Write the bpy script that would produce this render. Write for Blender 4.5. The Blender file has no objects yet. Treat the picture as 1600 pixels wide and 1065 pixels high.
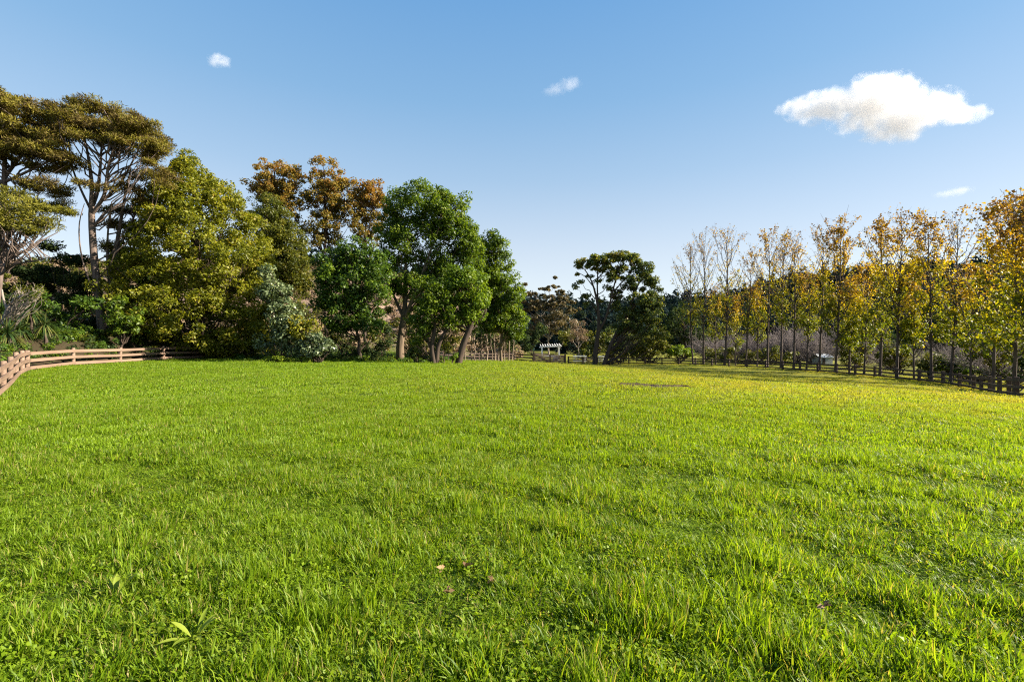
import bpy, math, random
import numpy as np
from mathutils import Vector, Matrix

rng = np.random.default_rng(7)
random.seed(7)
R = math.radians
scene = bpy.context.scene

# ------------------------------------------------------------------ camera
F = 711.0            # focal length in photograph pixels (16 mm on 36 mm, 1600 px wide)
CX, CY, EYE = 800.0, 532.5, 1.6
cd = bpy.data.cameras.new('camera')
cd.lens = 16.0; cd.sensor_width = 36.0; cd.clip_start = 0.05; cd.clip_end = 20000
cam = bpy.data.objects.new('camera', cd)
cam.location = (0, 0, EYE); cam.rotation_euler = (R(90), 0, 0)
scene.collection.objects.link(cam)
scene.camera = cam

# ------------------------------------------------------------------ light
SUN_AZ, SUN_EL = 93.0, 27.0        # degrees clockwise from the view direction; above the horizon
world = bpy.data.worlds.new('World'); scene.world = world; world.use_nodes = True
wn = world.node_tree; wn.nodes.clear()
sky = wn.nodes.new('ShaderNodeTexSky'); sky.sky_type = 'NISHITA'; sky.sun_disc = False
sky.sun_elevation = R(SUN_EL); sky.sun_rotation = R(SUN_AZ)
sky.altitude = 0; sky.air_density = 1.0; sky.dust_density = 0.5; sky.ozone_density = 2.2
EXPO = 1.85
bg = wn.nodes.new('ShaderNodeBackground'); bg.inputs['Strength'].default_value = 0.115
wo = wn.nodes.new('ShaderNodeOutputWorld')
# the photograph's clear winter sky: pale at the horizon, deepening evenly with elevation
wtc = wn.nodes.new('ShaderNodeTexCoord'); wsp = wn.nodes.new('ShaderNodeSeparateXYZ'); wn.links.new(wtc.outputs['Generated'], wsp.inputs[0])
wr_ = wn.nodes.new('ShaderNodeValToRGB'); els = wr_.color_ramp.elements
SKY = [(0.0, (231, 236, 238)), (0.07, (228, 234, 237)), (0.18, (208, 219, 230)), (0.33, (166, 196, 223)), (0.46, (133, 179, 219)), (0.6, (108, 164, 216)), (1.0, (70, 126, 196))]
while len(els) < len(SKY): els.new(0.5)
def lin(c): return tuple(((x / 255 + .055) / 1.055) ** 2.4 / (2 ** EXPO) / 0.115 for x in c)
for el_, (p_, c_) in zip(els, SKY): el_.position = p_; el_.color = (*lin(c_), 1)
wn.links.new(wsp.outputs['Z'], wr_.inputs[0])
wmx = wn.nodes.new('ShaderNodeMix'); wmx.data_type = 'RGBA'; wmx.inputs[0].default_value = 0.88
wn.links.new(sky.outputs[0], wmx.inputs[6]); wn.links.new(wr_.outputs[0], wmx.inputs[7])
wn.links.new(wmx.outputs[2], bg.inputs[0]); wn.links.new(bg.outputs[0], wo.inputs[0])
sl = bpy.data.lights.new('sun', 'SUN'); sl.energy = 5.0; sl.angle = R(0.6); sl.color = (1.0, 0.90, 0.74)
sun = bpy.data.objects.new('sun', sl)
sdir = Vector((math.sin(R(SUN_AZ)) * math.cos(R(SUN_EL)), math.cos(R(SUN_AZ)) * math.cos(R(SUN_EL)), math.sin(R(SUN_EL))))
sun.rotation_euler = sdir.to_track_quat('Z', 'Y').to_euler(); sun.location = (30, 5, 30)
scene.collection.objects.link(sun)
vs = scene.view_settings
vs.view_transform = 'Standard'; vs.look = 'None'; vs.gamma = 1.0; vs.exposure = EXPO
vs.use_curve_mapping = False
cy = scene.cycles
cy.max_bounces = 8; cy.diffuse_bounces = 2; cy.glossy_bounces = 2; cy.transmission_bounces = 4
cy.transparent_max_bounces = 6; cy.volume_bounces = 6
cy.use_denoising = False; cy.filter_width = 1.15
cy.sample_clamp_indirect = 4.0; cy.sample_clamp_direct = 12.0

# ------------------------------------------------------------------ terrain
def sst(a, b, x):
    t = np.clip((np.asarray(x, float) - a) / (b - a), 0, 1)
    return t * t * (3 - 2 * t)

FENCE_Y = [-10, 9.5, 16.8, 24.7, 29.6, 34, 38, 41.4, 46, 60, 400]
FENCE_X = [-4, -12, -18.9, -26.3, -28.0, -28.5, -28.5, -27.5, -27.0, -26, -20]

def wav(x, y):
    return (np.sin(x * 1.9 + 1.3 * np.sin(y * 0.7)) * np.sin(y * 2.3 + 1.1 * np.sin(x * 0.9))
            + 0.6 * np.sin(x * 4.7 + y * 1.7) * np.sin(y * 4.1 - x * 2.1))

def hgt(x, y):
    x = np.asarray(x, float); y = np.asarray(y, float)
    q = 0.03 * np.clip(x, 0, None) + 0.018 * np.clip(y - 18, 0, None) * sst(-25, -4, x)
    z = -2.35 * sst(0, 1.6, q)
    z = z - 0.40 * np.exp(-((x + 18.0) ** 2 + (y - 14.5) ** 2) / 40.0)
    out = np.interp(y, FENCE_Y, FENCE_X) - x                 # metres beyond the left fence
    z = z + 2.1 * sst(0.15, 3.6, out) + 4.0 * sst(8, 40, out)
    z = z + 17.0 * sst(66, 135, y) * sst(4, -22, x)            # scrubby hillside behind the left trees
    r = np.hypot(x, y)
    ridge = (19 + 33 * sst(20, 360, x) + 3 * np.sin(x / 37.0 + 1) + 2 * np.sin(x / 15.0))
    z = z + ridge * sst(150, 345, y) * sst(-60, 30, x + 0.1 * y)
    z = z + 0.045 * wav(x * .33, y * .33) * sst(70, 20, r) * sst(1.0, 4.0, r)
    return z

def D(px, d):
    """point on the ground at depth d along picture column px"""
    x = (px - CX) / F * d
    return np.array([x, d, float(hgt(x, d))])

def G(px, py):
    """where the ray through a picture point meets the ground"""
    ds = np.geomspace(1.2, 900, 6000)
    xs = (px - CX) / F * ds
    zr = EYE - (py - CY) / F * ds
    i = np.argmax(zr < hgt(xs, ds))
    return np.array([xs[i], ds[i], float(hgt(xs[i], ds[i]))])

def PT(px, py, d):
    return np.array([(px - CX) / F * d, d, EYE - (py - CY) / F * d])

# ------------------------------------------------------------------ mesh tools
def nrm(a):
    return a / np.maximum(np.linalg.norm(a, axis=-1, keepdims=True), 1e-9)

class MB:
    def __init__(s): s.v = []; s.q = []; s.a = []; s.n = 0
    def add(s, v, q, a=None):
        v = np.asarray(v, float).reshape(-1, 3); q = np.asarray(q, int).reshape(-1, 4)
        s.v.append(v); s.q.append(q + s.n)
        s.a.append(np.zeros(len(v)) if a is None else np.broadcast_to(np.asarray(a, float), (len(v),)))
        s.n += len(v)
    def mesh(s, name, mat, smooth=False, origin=(0, 0, 0)):
        me = bpy.data.meshes.new(name)
        if s.n:
            v = np.concatenate(s.v) - np.asarray(origin); q = np.concatenate(s.q); a = np.concatenate(s.a)
            me.vertices.add(len(v)); me.vertices.foreach_set('co', v.astype(np.float32).ravel())
            me.loops.add(q.size); me.loops.foreach_set('vertex_index', q.astype(np.int32).ravel())
            me.polygons.add(len(q)); me.polygons.foreach_set('loop_start', np.arange(0, q.size, 4, dtype=np.int32))
            at = me.attributes.new('v', 'FLOAT', 'POINT'); at.data.foreach_set('value', a.astype(np.float32))
            if smooth: me.polygons.foreach_set('use_smooth', np.ones(len(q), bool))
            me.update(calc_edges=True)
        me.materials.append(mat)
        return me
    def build(s, name, mat, parent=None, smooth=False, origin=(0, 0, 0)):
        return link(name, s.mesh(name, mat, smooth, origin), parent)

def link(name, data, parent=None):
    o = bpy.data.objects.new(name, data); scene.collection.objects.link(o)
    if parent is not None: o.parent = parent
    return o

def tag(o, label=None, cat=None, group=None, kind=None):
    if label: o['label'] = label
    if cat: o['category'] = cat
    if group: o['group'] = group
    if kind: o['kind'] = kind
    return o

def empty(name, loc, label, cat, group=None):
    o = link(name, None); o.location = loc; o.empty_display_size = 0.3
    return tag(o, label, cat, group)

def tubes(P, Rd, sides=5):
    """N tubes at once: P (N,K,3), Rd (N,K)"""
    P = np.asarray(P, float); Rd = np.asarray(Rd, float)
    if P.ndim == 2: P = P[None]; Rd = Rd[None]
    N, K, _ = P.shape
    T = nrm(np.gradient(P, axis=1))
    m = nrm(T.mean(1))
    ref = np.where(np.abs(m[:, 2:3]) < 0.8, np.array([[0, 0, 1.0]]), np.array([[1.0, 0, 0]]))
    A = nrm(np.cross(T, ref[:, None, :])); B = np.cross(T, A)
    th = np.arange(sides) / sides * 2 * np.pi
    V = P[:, :, None, :] + Rd[:, :, None, None] * (np.cos(th)[None, None, :, None] * A[:, :, None, :] + np.sin(th)[None, None, :, None] * B[:, :, None, :])
    idx = np.arange(N * K * sides).reshape(N, K, sides)
    a = idx[:, :-1, :]; b = np.roll(idx, -1, 2)[:, :-1, :]; c = np.roll(idx, -1, 2)[:, 1:, :]; d = idx[:, 1:, :]
    return V.reshape(-1, 3), np.stack([a, b, c, d], -1).reshape(-1, 4)

def leaf_quads(P, A, Nn, L, W, v, fold=0.18):
    A = nrm(A); S = nrm(np.cross(A, Nn)); Nn = np.cross(S, A)
    L = L[:, None]; W = W[:, None]
    p0 = P; p1 = P + A * L * .45 + S * W * .5 + Nn * W * fold
    p2 = P + A * L - Nn * L * .12; p3 = P + A * L * .45 - S * W * .5 + Nn * W * fold
    V = np.stack([p0, p1, p2, p3], 1).reshape(-1, 3)
    q = np.arange(len(P) * 4).reshape(-1, 4)
    return V, q, np.repeat(v, 4)

def rdir(n):
    return nrm(rng.normal(size=(n, 3)))

def resample(pts, k):
    pts = np.asarray(pts, float); t = np.linspace(0, 1, len(pts)); u = np.linspace(0, 1, k)
    out = np.stack([np.interp(u, t, pts[:, i]) for i in range(pts.shape[1])], 1)
    for _ in range(2):
        out[1:-1] = 0.25 * out[:-2] + 0.5 * out[1:-1] + 0.25 * out[2:]
    return out

# ------------------------------------------------------------------ materials
def mat(name):
    m = bpy.data.materials.new(name); m.use_nodes = True
    nt = m.node_tree; nt.nodes.clear()
    return m, nt, nt.nodes, nt.links

def ramp(nt, stops):
    r = nt.nodes.new('ShaderNodeValToRGB'); e = r.color_ramp.elements
    while len(e) < len(stops): e.new(0.5)
    for el, (p, c) in zip(e, stops): el.position = p; el.color = (*c, 1)
    return r

def leaf_mat(name, stops, trans=0.4, rough=0.5, tint=(1.25, 1.25, 0.6), spec=0.3):
    m, nt, N, L = mat(name)
    a = N.new('ShaderNodeAttribute'); a.attribute_name = 'v'
    r = ramp(nt, stops); L.new(a.outputs['Fac'], r.inputs[0])
    p = N.new('ShaderNodeBsdfPrincipled'); p.inputs['Roughness'].default_value = rough
    p.inputs['Specular IOR Level'].default_value = spec
    t = N.new('ShaderNodeBsdfTranslucent')
    mu = N.new('ShaderNodeMix'); mu.data_type = 'RGBA'; mu.blend_type = 'MULTIPLY'; mu.inputs[0].default_value = 1
    mu.inputs[7].default_value = (*tint, 1); L.new(r.outputs[0], mu.inputs[6])
    L.new(r.outputs[0], p.inputs['Base Color']); L.new(mu.outputs[2], t.inputs[0])
    mx = N.new('ShaderNodeMixShader'); mx.inputs[0].default_value = trans
    L.new(p.outputs[0], mx.inputs[1]); L.new(t.outputs[0], mx.inputs[2])
    o = N.new('ShaderNodeOutputMaterial'); L.new(mx.outputs[0], o.inputs[0])
    return m

def bark_mat(name, c1, c2, scale=6.0, stretch=0.15):
    m, nt, N, L = mat(name)
    tc = N.new('ShaderNodeTexCoord'); mp = N.new('ShaderNodeMapping'); mp.inputs['Scale'].default_value = (1, 1, stretch)
    L.new(tc.outputs['Object'], mp.inputs[0])
    n = N.new('ShaderNodeTexNoise'); n.inputs['Scale'].default_value = scale; n.inputs['Detail'].default_value = 6
    L.new(mp.outputs[0], n.inputs[0])
    r = ramp(nt, [(0.3, c1), (0.7, c2)]); L.new(n.outputs[0], r.inputs[0])
    p = N.new('ShaderNodeBsdfPrincipled'); p.inputs['Roughness'].default_value = 0.85; p.inputs['Specular IOR Level'].default_value = 0.15
    L.new(r.outputs[0], p.inputs['Base Color'])
    b = N.new('ShaderNodeBump'); b.inputs['Strength'].default_value = 0.6; b.inputs['Distance'].default_value = 0.03
    L.new(n.outputs[0], b.inputs['Height']); L.new(b.outputs[0], p.inputs['Normal'])
    o = N.new('ShaderNodeOutputMaterial'); L.new(p.outputs[0], o.inputs[0])
    return m

def wood_mat(name, c1, c2, c3):
    m, nt, N, L = mat(name)
    tc = N.new('ShaderNodeTexCoord'); oi = N.new('ShaderNodeObjectInfo')
    mp = N.new('ShaderNodeMapping'); mp.inputs['Scale'].default_value = (2.0, 30, 30)
    ad = N.new('ShaderNodeVectorMath'); ad.operation = 'ADD'
    L.new(tc.outputs['Object'], ad.inputs[0])
    sc_ = N.new('ShaderNodeVectorMath'); sc_.operation = 'SCALE'; sc_.inputs[0].default_value = (17, 31, 13)
    L.new(oi.outputs['Random'], sc_.inputs['Scale']); L.new(sc_.outputs[0], ad.inputs[1])
    L.new(ad.outputs[0], mp.inputs[0])
    n = N.new('ShaderNodeTexNoise'); n.inputs['Scale'].default_value = 1.0; n.inputs['Detail'].default_value = 5
    L.new(mp.outputs[0], n.inputs[0])
    r = ramp(nt, [(0.25, c1), (0.5, c2), (0.8, c3)]); L.new(n.outputs[0], r.inputs[0])
    n2 = N.new('ShaderNodeTexNoise'); n2.inputs['Scale'].default_value = 2.2; L.new(ad.outputs[0], n2.inputs[0])
    hs = N.new('ShaderNodeHueSaturation'); L.new(r.outputs[0], hs.inputs['Color'])
    mr = N.new('ShaderNodeMapRange'); mr.inputs[3].default_value = 0.72; mr.inputs[4].default_value = 1.2
    mm = N.new('ShaderNodeMath'); mm.operation = 'MULTIPLY_ADD'; mm.inputs[1].default_value = 0.5
    L.new(oi.outputs['Random'], mm.inputs[0])
    m3 = N.new('ShaderNodeMath'); m3.operation = 'MULTIPLY'; m3.inputs[1].default_value = 0.6; L.new(n2.outputs[0], m3.inputs[0])
    L.new(m3.outputs[0], mm.inputs[2]); L.new(mm.outputs[0], mr.inputs[0]); L.new(mr.outputs[0], hs.inputs['Value'])
    p = N.new('ShaderNodeBsdfPrincipled'); p.inputs['Roughness'].default_value = 0.75; p.inputs['Specular IOR Level'].default_value = 0.2
    L.new(hs.outputs[0], p.inputs['Base Color'])
    b = N.new('ShaderNodeBump'); b.inputs['Strength'].default_value = 0.4; b.inputs['Distance'].default_value = 0.006
    L.new(n.outputs[0], b.inputs['Height']); L.new(b.outputs[0], p.inputs['Normal'])
    o = N.new('ShaderNodeOutputMaterial'); L.new(p.outputs[0], o.inputs[0])
    return m

def plain_mat(name, c, rough=0.6):
    m, nt, N, L = mat(name)
    p = N.new('ShaderNodeBsdfPrincipled'); p.inputs['Roughness'].default_value = rough
    n = N.new('ShaderNodeTexNoise'); n.inputs['Scale'].default_value = 3; n.inputs['Detail'].default_value = 4
    r = ramp(nt, [(0.3, tuple(x * .8 for x in c)), (0.7, c)]); L.new(n.outputs[0], r.inputs[0]); L.new(r.outputs[0], p.inputs['Base Color'])
    o = N.new('ShaderNodeOutputMaterial'); L.new(p.outputs[0], o.inputs[0])
    return m

def math_node(nt, op, a, b=None, c=None):
    n = nt.nodes.new('ShaderNodeMath'); n.operation = op
    for i, x in enumerate((a, b, c)):
        if x is None: continue
        if isinstance(x, (int, float)): n.inputs[i].default_value = x
        else: nt.links.new(x, n.inputs[i])
    return n.outputs[0]

def mrange(nt, x, a, b, c=0.0, d=1.0, smooth=True):
    n = nt.nodes.new('ShaderNodeMapRange'); n.interpolation_type = 'SMOOTHSTEP' if smooth else 'LINEAR'
    nt.links.new(x, n.inputs[0])
    for i, val in enumerate((a, b, c, d)): n.inputs[i + 1].default_value = val
    return n.outputs[0]

def noise(nt, vec, scale, detail=3.0):
    n = nt.nodes.new('ShaderNodeTexNoise'); n.inputs['Scale'].default_value = scale; n.inputs['Detail'].default_value = detail
    nt.links.new(vec, n.inputs[0]); return n.outputs[0]

def mixc(nt, f, a, b):
    n = nt.nodes.new('ShaderNodeMix'); n.data_type = 'RGBA'
    if isinstance(f, (int, float)): n.inputs[0].default_value = f
    else: nt.links.new(f, n.inputs[0])
    for i, x in ((6, a), (7, b)):
        if isinstance(x, tuple): n.inputs[i].default_value = (*x, 1)
        else: nt.links.new(x, n.inputs[i])
    return n.outputs[2]

def dryness(nt):
    """the field's own drier, yellower sward on its lower right half"""
    g = nt.nodes.new('ShaderNodeNewGeometry'); s = nt.nodes.new('ShaderNodeSeparateXYZ')
    nt.links.new(g.outputs['Position'], s.inputs[0])
    a = mrange(nt, s.outputs[0], -10, 15); b = mrange(nt, s.outputs[1], 5, 19)
    n = noise(nt, g.outputs['Position'], 0.16, 5)
    f = math_node(nt, 'MULTIPLY', a, b)
    f = math_node(nt, 'MULTIPLY', f, mrange(nt, n, 0.25, 0.6, 0.45, 1.0))
    return f, g.outputs['Position'], s

# grass blades
m_grass, nt, N, L = mat('grass_blades')
a = N.new('ShaderNodeAttribute'); a.attribute_name = 'v'
r = ramp(nt, [(0.0, (0.034, 0.080, 0.004)), (0.35, (0.104, 0.186, 0.007)), (0.7, (0.205, 0.290, 0.014)), (0.93, (0.21, 0.24, 0.03)), (1.0, (0.36, 0.28, 0.11))])
L.new(a.outputs['Fac'], r.inputs[0])
dry, pos, sep = dryness(nt)
c = mixc(nt, math_node(nt, 'MULTIPLY', dry, 0.78), r.outputs[0], (0.30, 0.250, 0.055))
n1 = noise(nt, pos, 0.9, 3)
c = mixc(nt, mrange(nt, n1, 0.42, 0.66, 0, 0.55), c, (0.175, 0.27, 0.010))
p = N.new('ShaderNodeBsdfPrincipled'); p.inputs['Roughness'].default_value = 0.48; p.inputs['Specular IOR Level'].default_value = 0.22
t = N.new('ShaderNodeBsdfTranslucent'); L.new(c, p.inputs['Base Color'])
tc_ = N.new('ShaderNodeMix'); tc_.data_type = 'RGBA'; tc_.blend_type = 'MULTIPLY'; tc_.inputs[0].default_value = 1
L.new(c, tc_.inputs[6]); tc_.inputs[7].default_value = (1.6, 1.5, 0.5, 1); L.new(tc_.outputs[2], t.inputs[0])
mx = N.new('ShaderNodeMixShader'); mx.inputs[0].default_value = 0.5
L.new(p.outputs[0], mx.inputs[1]); L.new(t.outputs[0], mx.inputs[2])
o = N.new('ShaderNodeOutputMaterial'); L.new(mx.outputs[0], o.inputs[0])

# ground sheet: turf, bank soil, hillside scrub floor, forest floor
m_ground, nt, N, L = mat('ground_turf')
dry, pos, sep = dryness(nt)
na = noise(nt, pos, 1.6, 6); nb = noise(nt, pos, 14, 5)
r = ramp(nt, [(0.3, (0.026, 0.042, 0.005)), (0.55, (0.060, 0.090, 0.007)), (0.75, (0.115, 0.150, 0.010))]); L.new(na, r.inputs[0])
c = mixc(nt, math_node(nt, 'MULTIPLY', dry, 0.7), r.outputs[0], (0.25, 0.225, 0.03))
c = mixc(nt, mrange(nt, nb, 0.5, 0.72, 0, 0.5), c, (0.03, 0.05, 0.008))
bank = math_node(nt, 'MULTIPLY', mrange(nt, sep.outputs[2], 0.03, 0.22), mrange(nt, sep.outputs[0], -10, -24))
soil = ramp(nt, [(0.3, (0.018, 0.013, 0.008)), (0.5, (0.045, 0.030, 0.018)), (0.7, (0.025, 0.042, 0.012))]); L.new(nb, soil.inputs[0])
c = mixc(nt, bank, c, soil.outputs[0])
far = mrange(nt, sep.outputs[1], 62, 85)
far = math_node(nt, 'MULTIPLY', far, mrange(nt, sep.outputs[0], 2, -6))
scr = ramp(nt, [(0.3, (0.10, 0.07, 0.05)), (0.6, (0.24, 0.17, 0.13)), (0.8, (0.12, 0.12, 0.05))]); L.new(na, scr.inputs[0])
c = mixc(nt, far, c, scr.outputs[0])
fo = mrange(nt, sep.outputs[1], 130, 190)
c = mixc(nt, fo, c, (0.025, 0.035, 0.015))
p = N.new('ShaderNodeBsdfPrincipled'); p.inputs['Roughness'].default_value = 0.9; p.inputs['Specular IOR Level'].default_value = 0.1
L.new(c, p.inputs['Base Color'])
b = N.new('ShaderNodeBump'); b.inputs['Strength'].default_value = 1.0; b.inputs['Distance'].default_value = 0.06
nc = noise(nt, pos, 7, 6); L.new(nc, b.inputs['Height']); L.new(b.outputs[0], p.inputs['Normal'])
o = N.new('ShaderNodeOutputMaterial'); L.new(p.outputs[0], o.inputs[0])

M = {}
M['yellowgreen'] = leaf_mat('leaf_yellowgreen', [(0, (0.070, 0.085, 0.006)), (0.5, (0.185, 0.195, 0.012)), (0.85, (0.27, 0.25, 0.018)), (1, (0.31, 0.22, 0.035))], 0.45)
M['olive'] = leaf_mat('leaf_olive', [(0, (0.040, 0.054, 0.008)), (0.6, (0.110, 0.122, 0.013)), (1, (0.19, 0.16, 0.022))], 0.4)
M['green'] = leaf_mat('leaf_green', [(0, (0.032, 0.062, 0.007)), (0.5, (0.084, 0.136, 0.009)), (0.85, (0.150, 0.205, 0.012)), (1, (0.19, 0.23, 0.02))], 0.45)
M['deepgreen'] = leaf_mat('leaf_deepgreen', [(0, (0.024, 0.052, 0.010)), (0.55, (0.058, 0.112, 0.011)), (0.9, (0.115, 0.185, 0.013)), (1, (0.16, 0.20, 0.02))], 0.4)
M['lime'] = leaf_mat('leaf_lime', [(0, (0.055, 0.100, 0.010)), (0.5, (0.120, 0.190, 0.012)), (1, (0.22, 0.27, 0.02))], 0.45)
M['greygreen'] = leaf_mat('leaf_greygreen', [(0, (0.030, 0.048, 0.020)), (0.5, (0.090, 0.125, 0.048)), (1, (0.22, 0.26, 0.12))], 0.25, 0.4, spec=0.5)
M['autumn'] = leaf_mat('leaf_autumn', [(0, (0.085, 0.090, 0.014)), (0.4, (0.19, 0.160, 0.028)), (0.75, (0.26, 0.170, 0.035)), (1, (0.26, 0.120, 0.03))], 0.5, tint=(1.3, 1.1, 0.6))
M['poplar'] = leaf_mat('leaf_poplar', [(0, (0.10, 0.145, 0.008)), (0.25, (0.29, 0.27, 0.010)), (0.45, (0.45, 0.35, 0.012)), (0.68, (0.30, 0.18, 0.018)), (0.82, (0.12, 0.065, 0.020)), (1, (0.06, 0.036, 0.02))], 0.45, tint=(1.4, 1.25, 0.5))  # last browns, on the treetops, darkened to paint in their backlit look
M['kanuka'] = leaf_mat('leaf_kanuka', [(0, (0.060, 0.042, 0.016)), (0.4, (0.150, 0.108, 0.030)), (0.7, (0.185, 0.165, 0.026)), (1, (0.27, 0.235, 0.035))], 0.4, 0.7)
M['kanukagreen'] = leaf_mat('leaf_kanuka_green', [(0, (0.065, 0.065, 0.012)), (0.5, (0.160, 0.160, 0.022)), (1, (0.27, 0.24, 0.03))], 0.4, 0.7)
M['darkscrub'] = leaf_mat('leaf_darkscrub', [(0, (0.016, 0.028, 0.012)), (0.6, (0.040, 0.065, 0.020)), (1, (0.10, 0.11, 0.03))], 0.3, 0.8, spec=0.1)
M['eucalypt'] = leaf_mat('leaf_eucalypt', [(0, (0.045, 0.045, 0.025)), (0.5, (0.115, 0.095, 0.045)), (1, (0.21, 0.15, 0.08))], 0.3)
M['teal'] = leaf_mat('leaf_teal', [(0, (0.040, 0.066, 0.028)), (0.5, (0.100, 0.132, 0.034)), (0.8, (0.16, 0.175, 0.025)), (1, (0.25, 0.195, 0.035))], 0.42)
M['strap'] = leaf_mat('leaf_strap', [(0, (0.016, 0.036, 0.010)), (0.6, (0.038, 0.070, 0.016)), (1, (0.14, 0.14, 0.035))], 0.3, 0.35, spec=0.5)  # greens darkened: shade over the cabbage heads put into the leaf colour
M['dry'] = leaf_mat('leaf_dry', [(0, (0.10, 0.06, 0.03)), (0.5, (0.22, 0.13, 0.06)), (1, (0.34, 0.22, 0.11))], 0.2, 0.7, tint=(1.1, 1, .8))
M['palebrush'] = leaf_mat('leaf_palebrush', [(0, (0.12, 0.085, 0.055)), (0.5, (0.24, 0.165, 0.10)), (1, (0.33, 0.25, 0.14))], 0.3, 0.7, tint=(1.1, 1, .8))
M['weed'] = leaf_mat('leaf_weed', [(0, (0.10, 0.15, 0.012)), (0.5, (0.19, 0.25, 0.022)), (1, (0.30, 0.34, 0.05))], 0.4, 0.5, spec=0.25)
M['forest'] = leaf_mat('leaf_forest', [(0, (0.008, 0.017, 0.020)), (0.6, (0.020, 0.034, 0.032)), (1, (0.050, 0.065, 0.030))], 0.2, 0.95, spec=0.03)  # navy cast of skylit shade and distance put into the leaf colour
M['b_grey'] = bark_mat('bark_grey', (0.14, 0.115, 0.10), (0.30, 0.25, 0.21))
M['b_kanuka'] = bark_mat('bark_kanuka', (0.060, 0.045, 0.037), (0.165, 0.125, 0.105))
M['b_dark'] = bark_mat('bark_dark', (0.030, 0.022, 0.018), (0.085, 0.060, 0.045))
M['b_tan'] = bark_mat('bark_tan', (0.065, 0.048, 0.033), (0.165, 0.120, 0.080))
M['b_poplar'] = bark_mat('bark_poplar', (0.042, 0.031, 0.027), (0.105, 0.080, 0.068))
M['b_pale'] = bark_mat('bark_pale', (0.13, 0.095, 0.068), (0.27, 0.21, 0.155))
M['b_twig'] = bark_mat('bark_twig', (0.13, 0.108, 0.104), (0.25, 0.21, 0.20))
M['w_pink'] = wood_mat('timber_pale', (0.125, 0.078, 0.054), (0.195, 0.128, 0.092), (0.265, 0.185, 0.138))
M['w_brown'] = wood_mat('timber_brown', (0.034, 0.021, 0.016), (0.064, 0.042, 0.033), (0.115, 0.085, 0.075))
M['w_white'] = plain_mat('white_paint', (0.80, 0.80, 0.78))
M['m_roof'] = plain_mat('pale_metal', (0.62, 0.66, 0.68), 0.4)
M['m_wall'] = plain_mat('shed_wall', (0.36, 0.38, 0.38), 0.7)

# ------------------------------------------------------------------ ground
def spaced(lo, hi, n, k):
    t = np.linspace(math.asinh(lo / k), math.asinh(hi / k), n); return k * np.sinh(t)
gx = spaced(-900, 900, 260, 10.0); gy = spaced(-100, 900, 260, 14.0)
XX, YY = np.meshgrid(gx, gy)
mb = MB()
idx = np.arange(XX.size).reshape(XX.shape)
mb.add(np.stack([XX, YY, hgt(XX, YY)], -1), np.stack([idx[:-1, :-1], idx[:-1, 1:], idx[1:, 1:], idx[1:, :-1]], -1))
tag(mb.build('ground', m_ground, smooth=True), kind='structure')

# bare soil scar in the paddock
pa = G(968, 601); pb = G(1082, 606)
mb = MB(); nn = 60
tt = np.linspace(0, 1, nn)
ctr = pa[None] * (1 - tt[:, None]) + pb[None] * tt[:, None]
ctr[:, 1] += 0.25 * np.sin(tt * 9) + 0.12 * np.sin(tt * 23)
wd = (0.10 + 0.42 * np.exp(-((tt - .30) / .24) ** 2) + 0.12 * rng.random(nn)) * np.sin(np.pi * np.clip(tt, .02, .98)) ** .4
rows = []
for k in np.linspace(-1, 1, 7):
    y = ctr[:, 1] + k * wd * 1.7
    rows.append(np.stack([ctr[:, 0], y, hgt(ctr[:, 0], y) + 0.012 + 0.06 * (1 - k * k) * rng.random(nn)], 1))
V = np.stack(rows); ii = np.arange(7 * nn).reshape(7, nn)
m_soil = bark_mat('bare_soil', (0.022, 0.013, 0.008), (0.075, 0.045, 0.026), 9.0, 1.0)
mb.add(V, np.stack([ii[:-1, :-1], ii[:-1, 1:], ii[1:, 1:], ii[1:, :-1]], -1))
tag(mb.build('soil_patch', m_soil), kind='structure')

# ------------------------------------------------------------------ fences
def box_mesh(name, lx, ly, lz, m, bev=0.0, x0=0.0):
    v = np.array([[x, y, z] for x in (x0, x0 + lx) for y in (-ly / 2, ly / 2) for z in (-lz / 2, lz / 2)], float)
    me = bpy.data.meshes.new(name)
    me.from_pydata([tuple(p) for p in v], [], [(0, 1, 3, 2), (4, 6, 7, 5), (0, 4, 5, 1), (2, 3, 7, 6), (0, 2, 6, 4), (1, 5, 7, 3)])
    if bev:
        import bmesh
        bm = bmesh.new(); bm.from_mesh(me); bmesh.ops.bevel(bm, geom=bm.edges, offset=bev, segments=1, affect='EDGES'); bm.to_mesh(me); bm.free()
    me.materials.append(m); return me

def post_mesh(name, rad, h, m, sides=12, below=0.15):
    zs = [-below, 0.0, h * .5, h - 0.03, h, h + 0.004]; rs = [rad, rad * 1.01, rad, rad * .98, rad * .82, 0.001]
    mb = MB(); v, q = tubes([[0, 0, z] for z in zs], rs, sides); mb.add(v, q)
    return mb.mesh(name, m, smooth=False)

def rail_obj(mesh, p, q, parent, org):
    p = Vector(p); q = Vector(q); d = q - p; ln = d.length; d.normalize()
    y = Vector((0, 0, 1)).cross(d).normalized(); z = d.cross(y)
    o = link('rail', mesh, parent)
    m3 = Matrix((d * ln, y, z)).transposed().to_4x4(); m3.translation = p - Vector(org)
    o.matrix_local = m3
    return o

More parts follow.
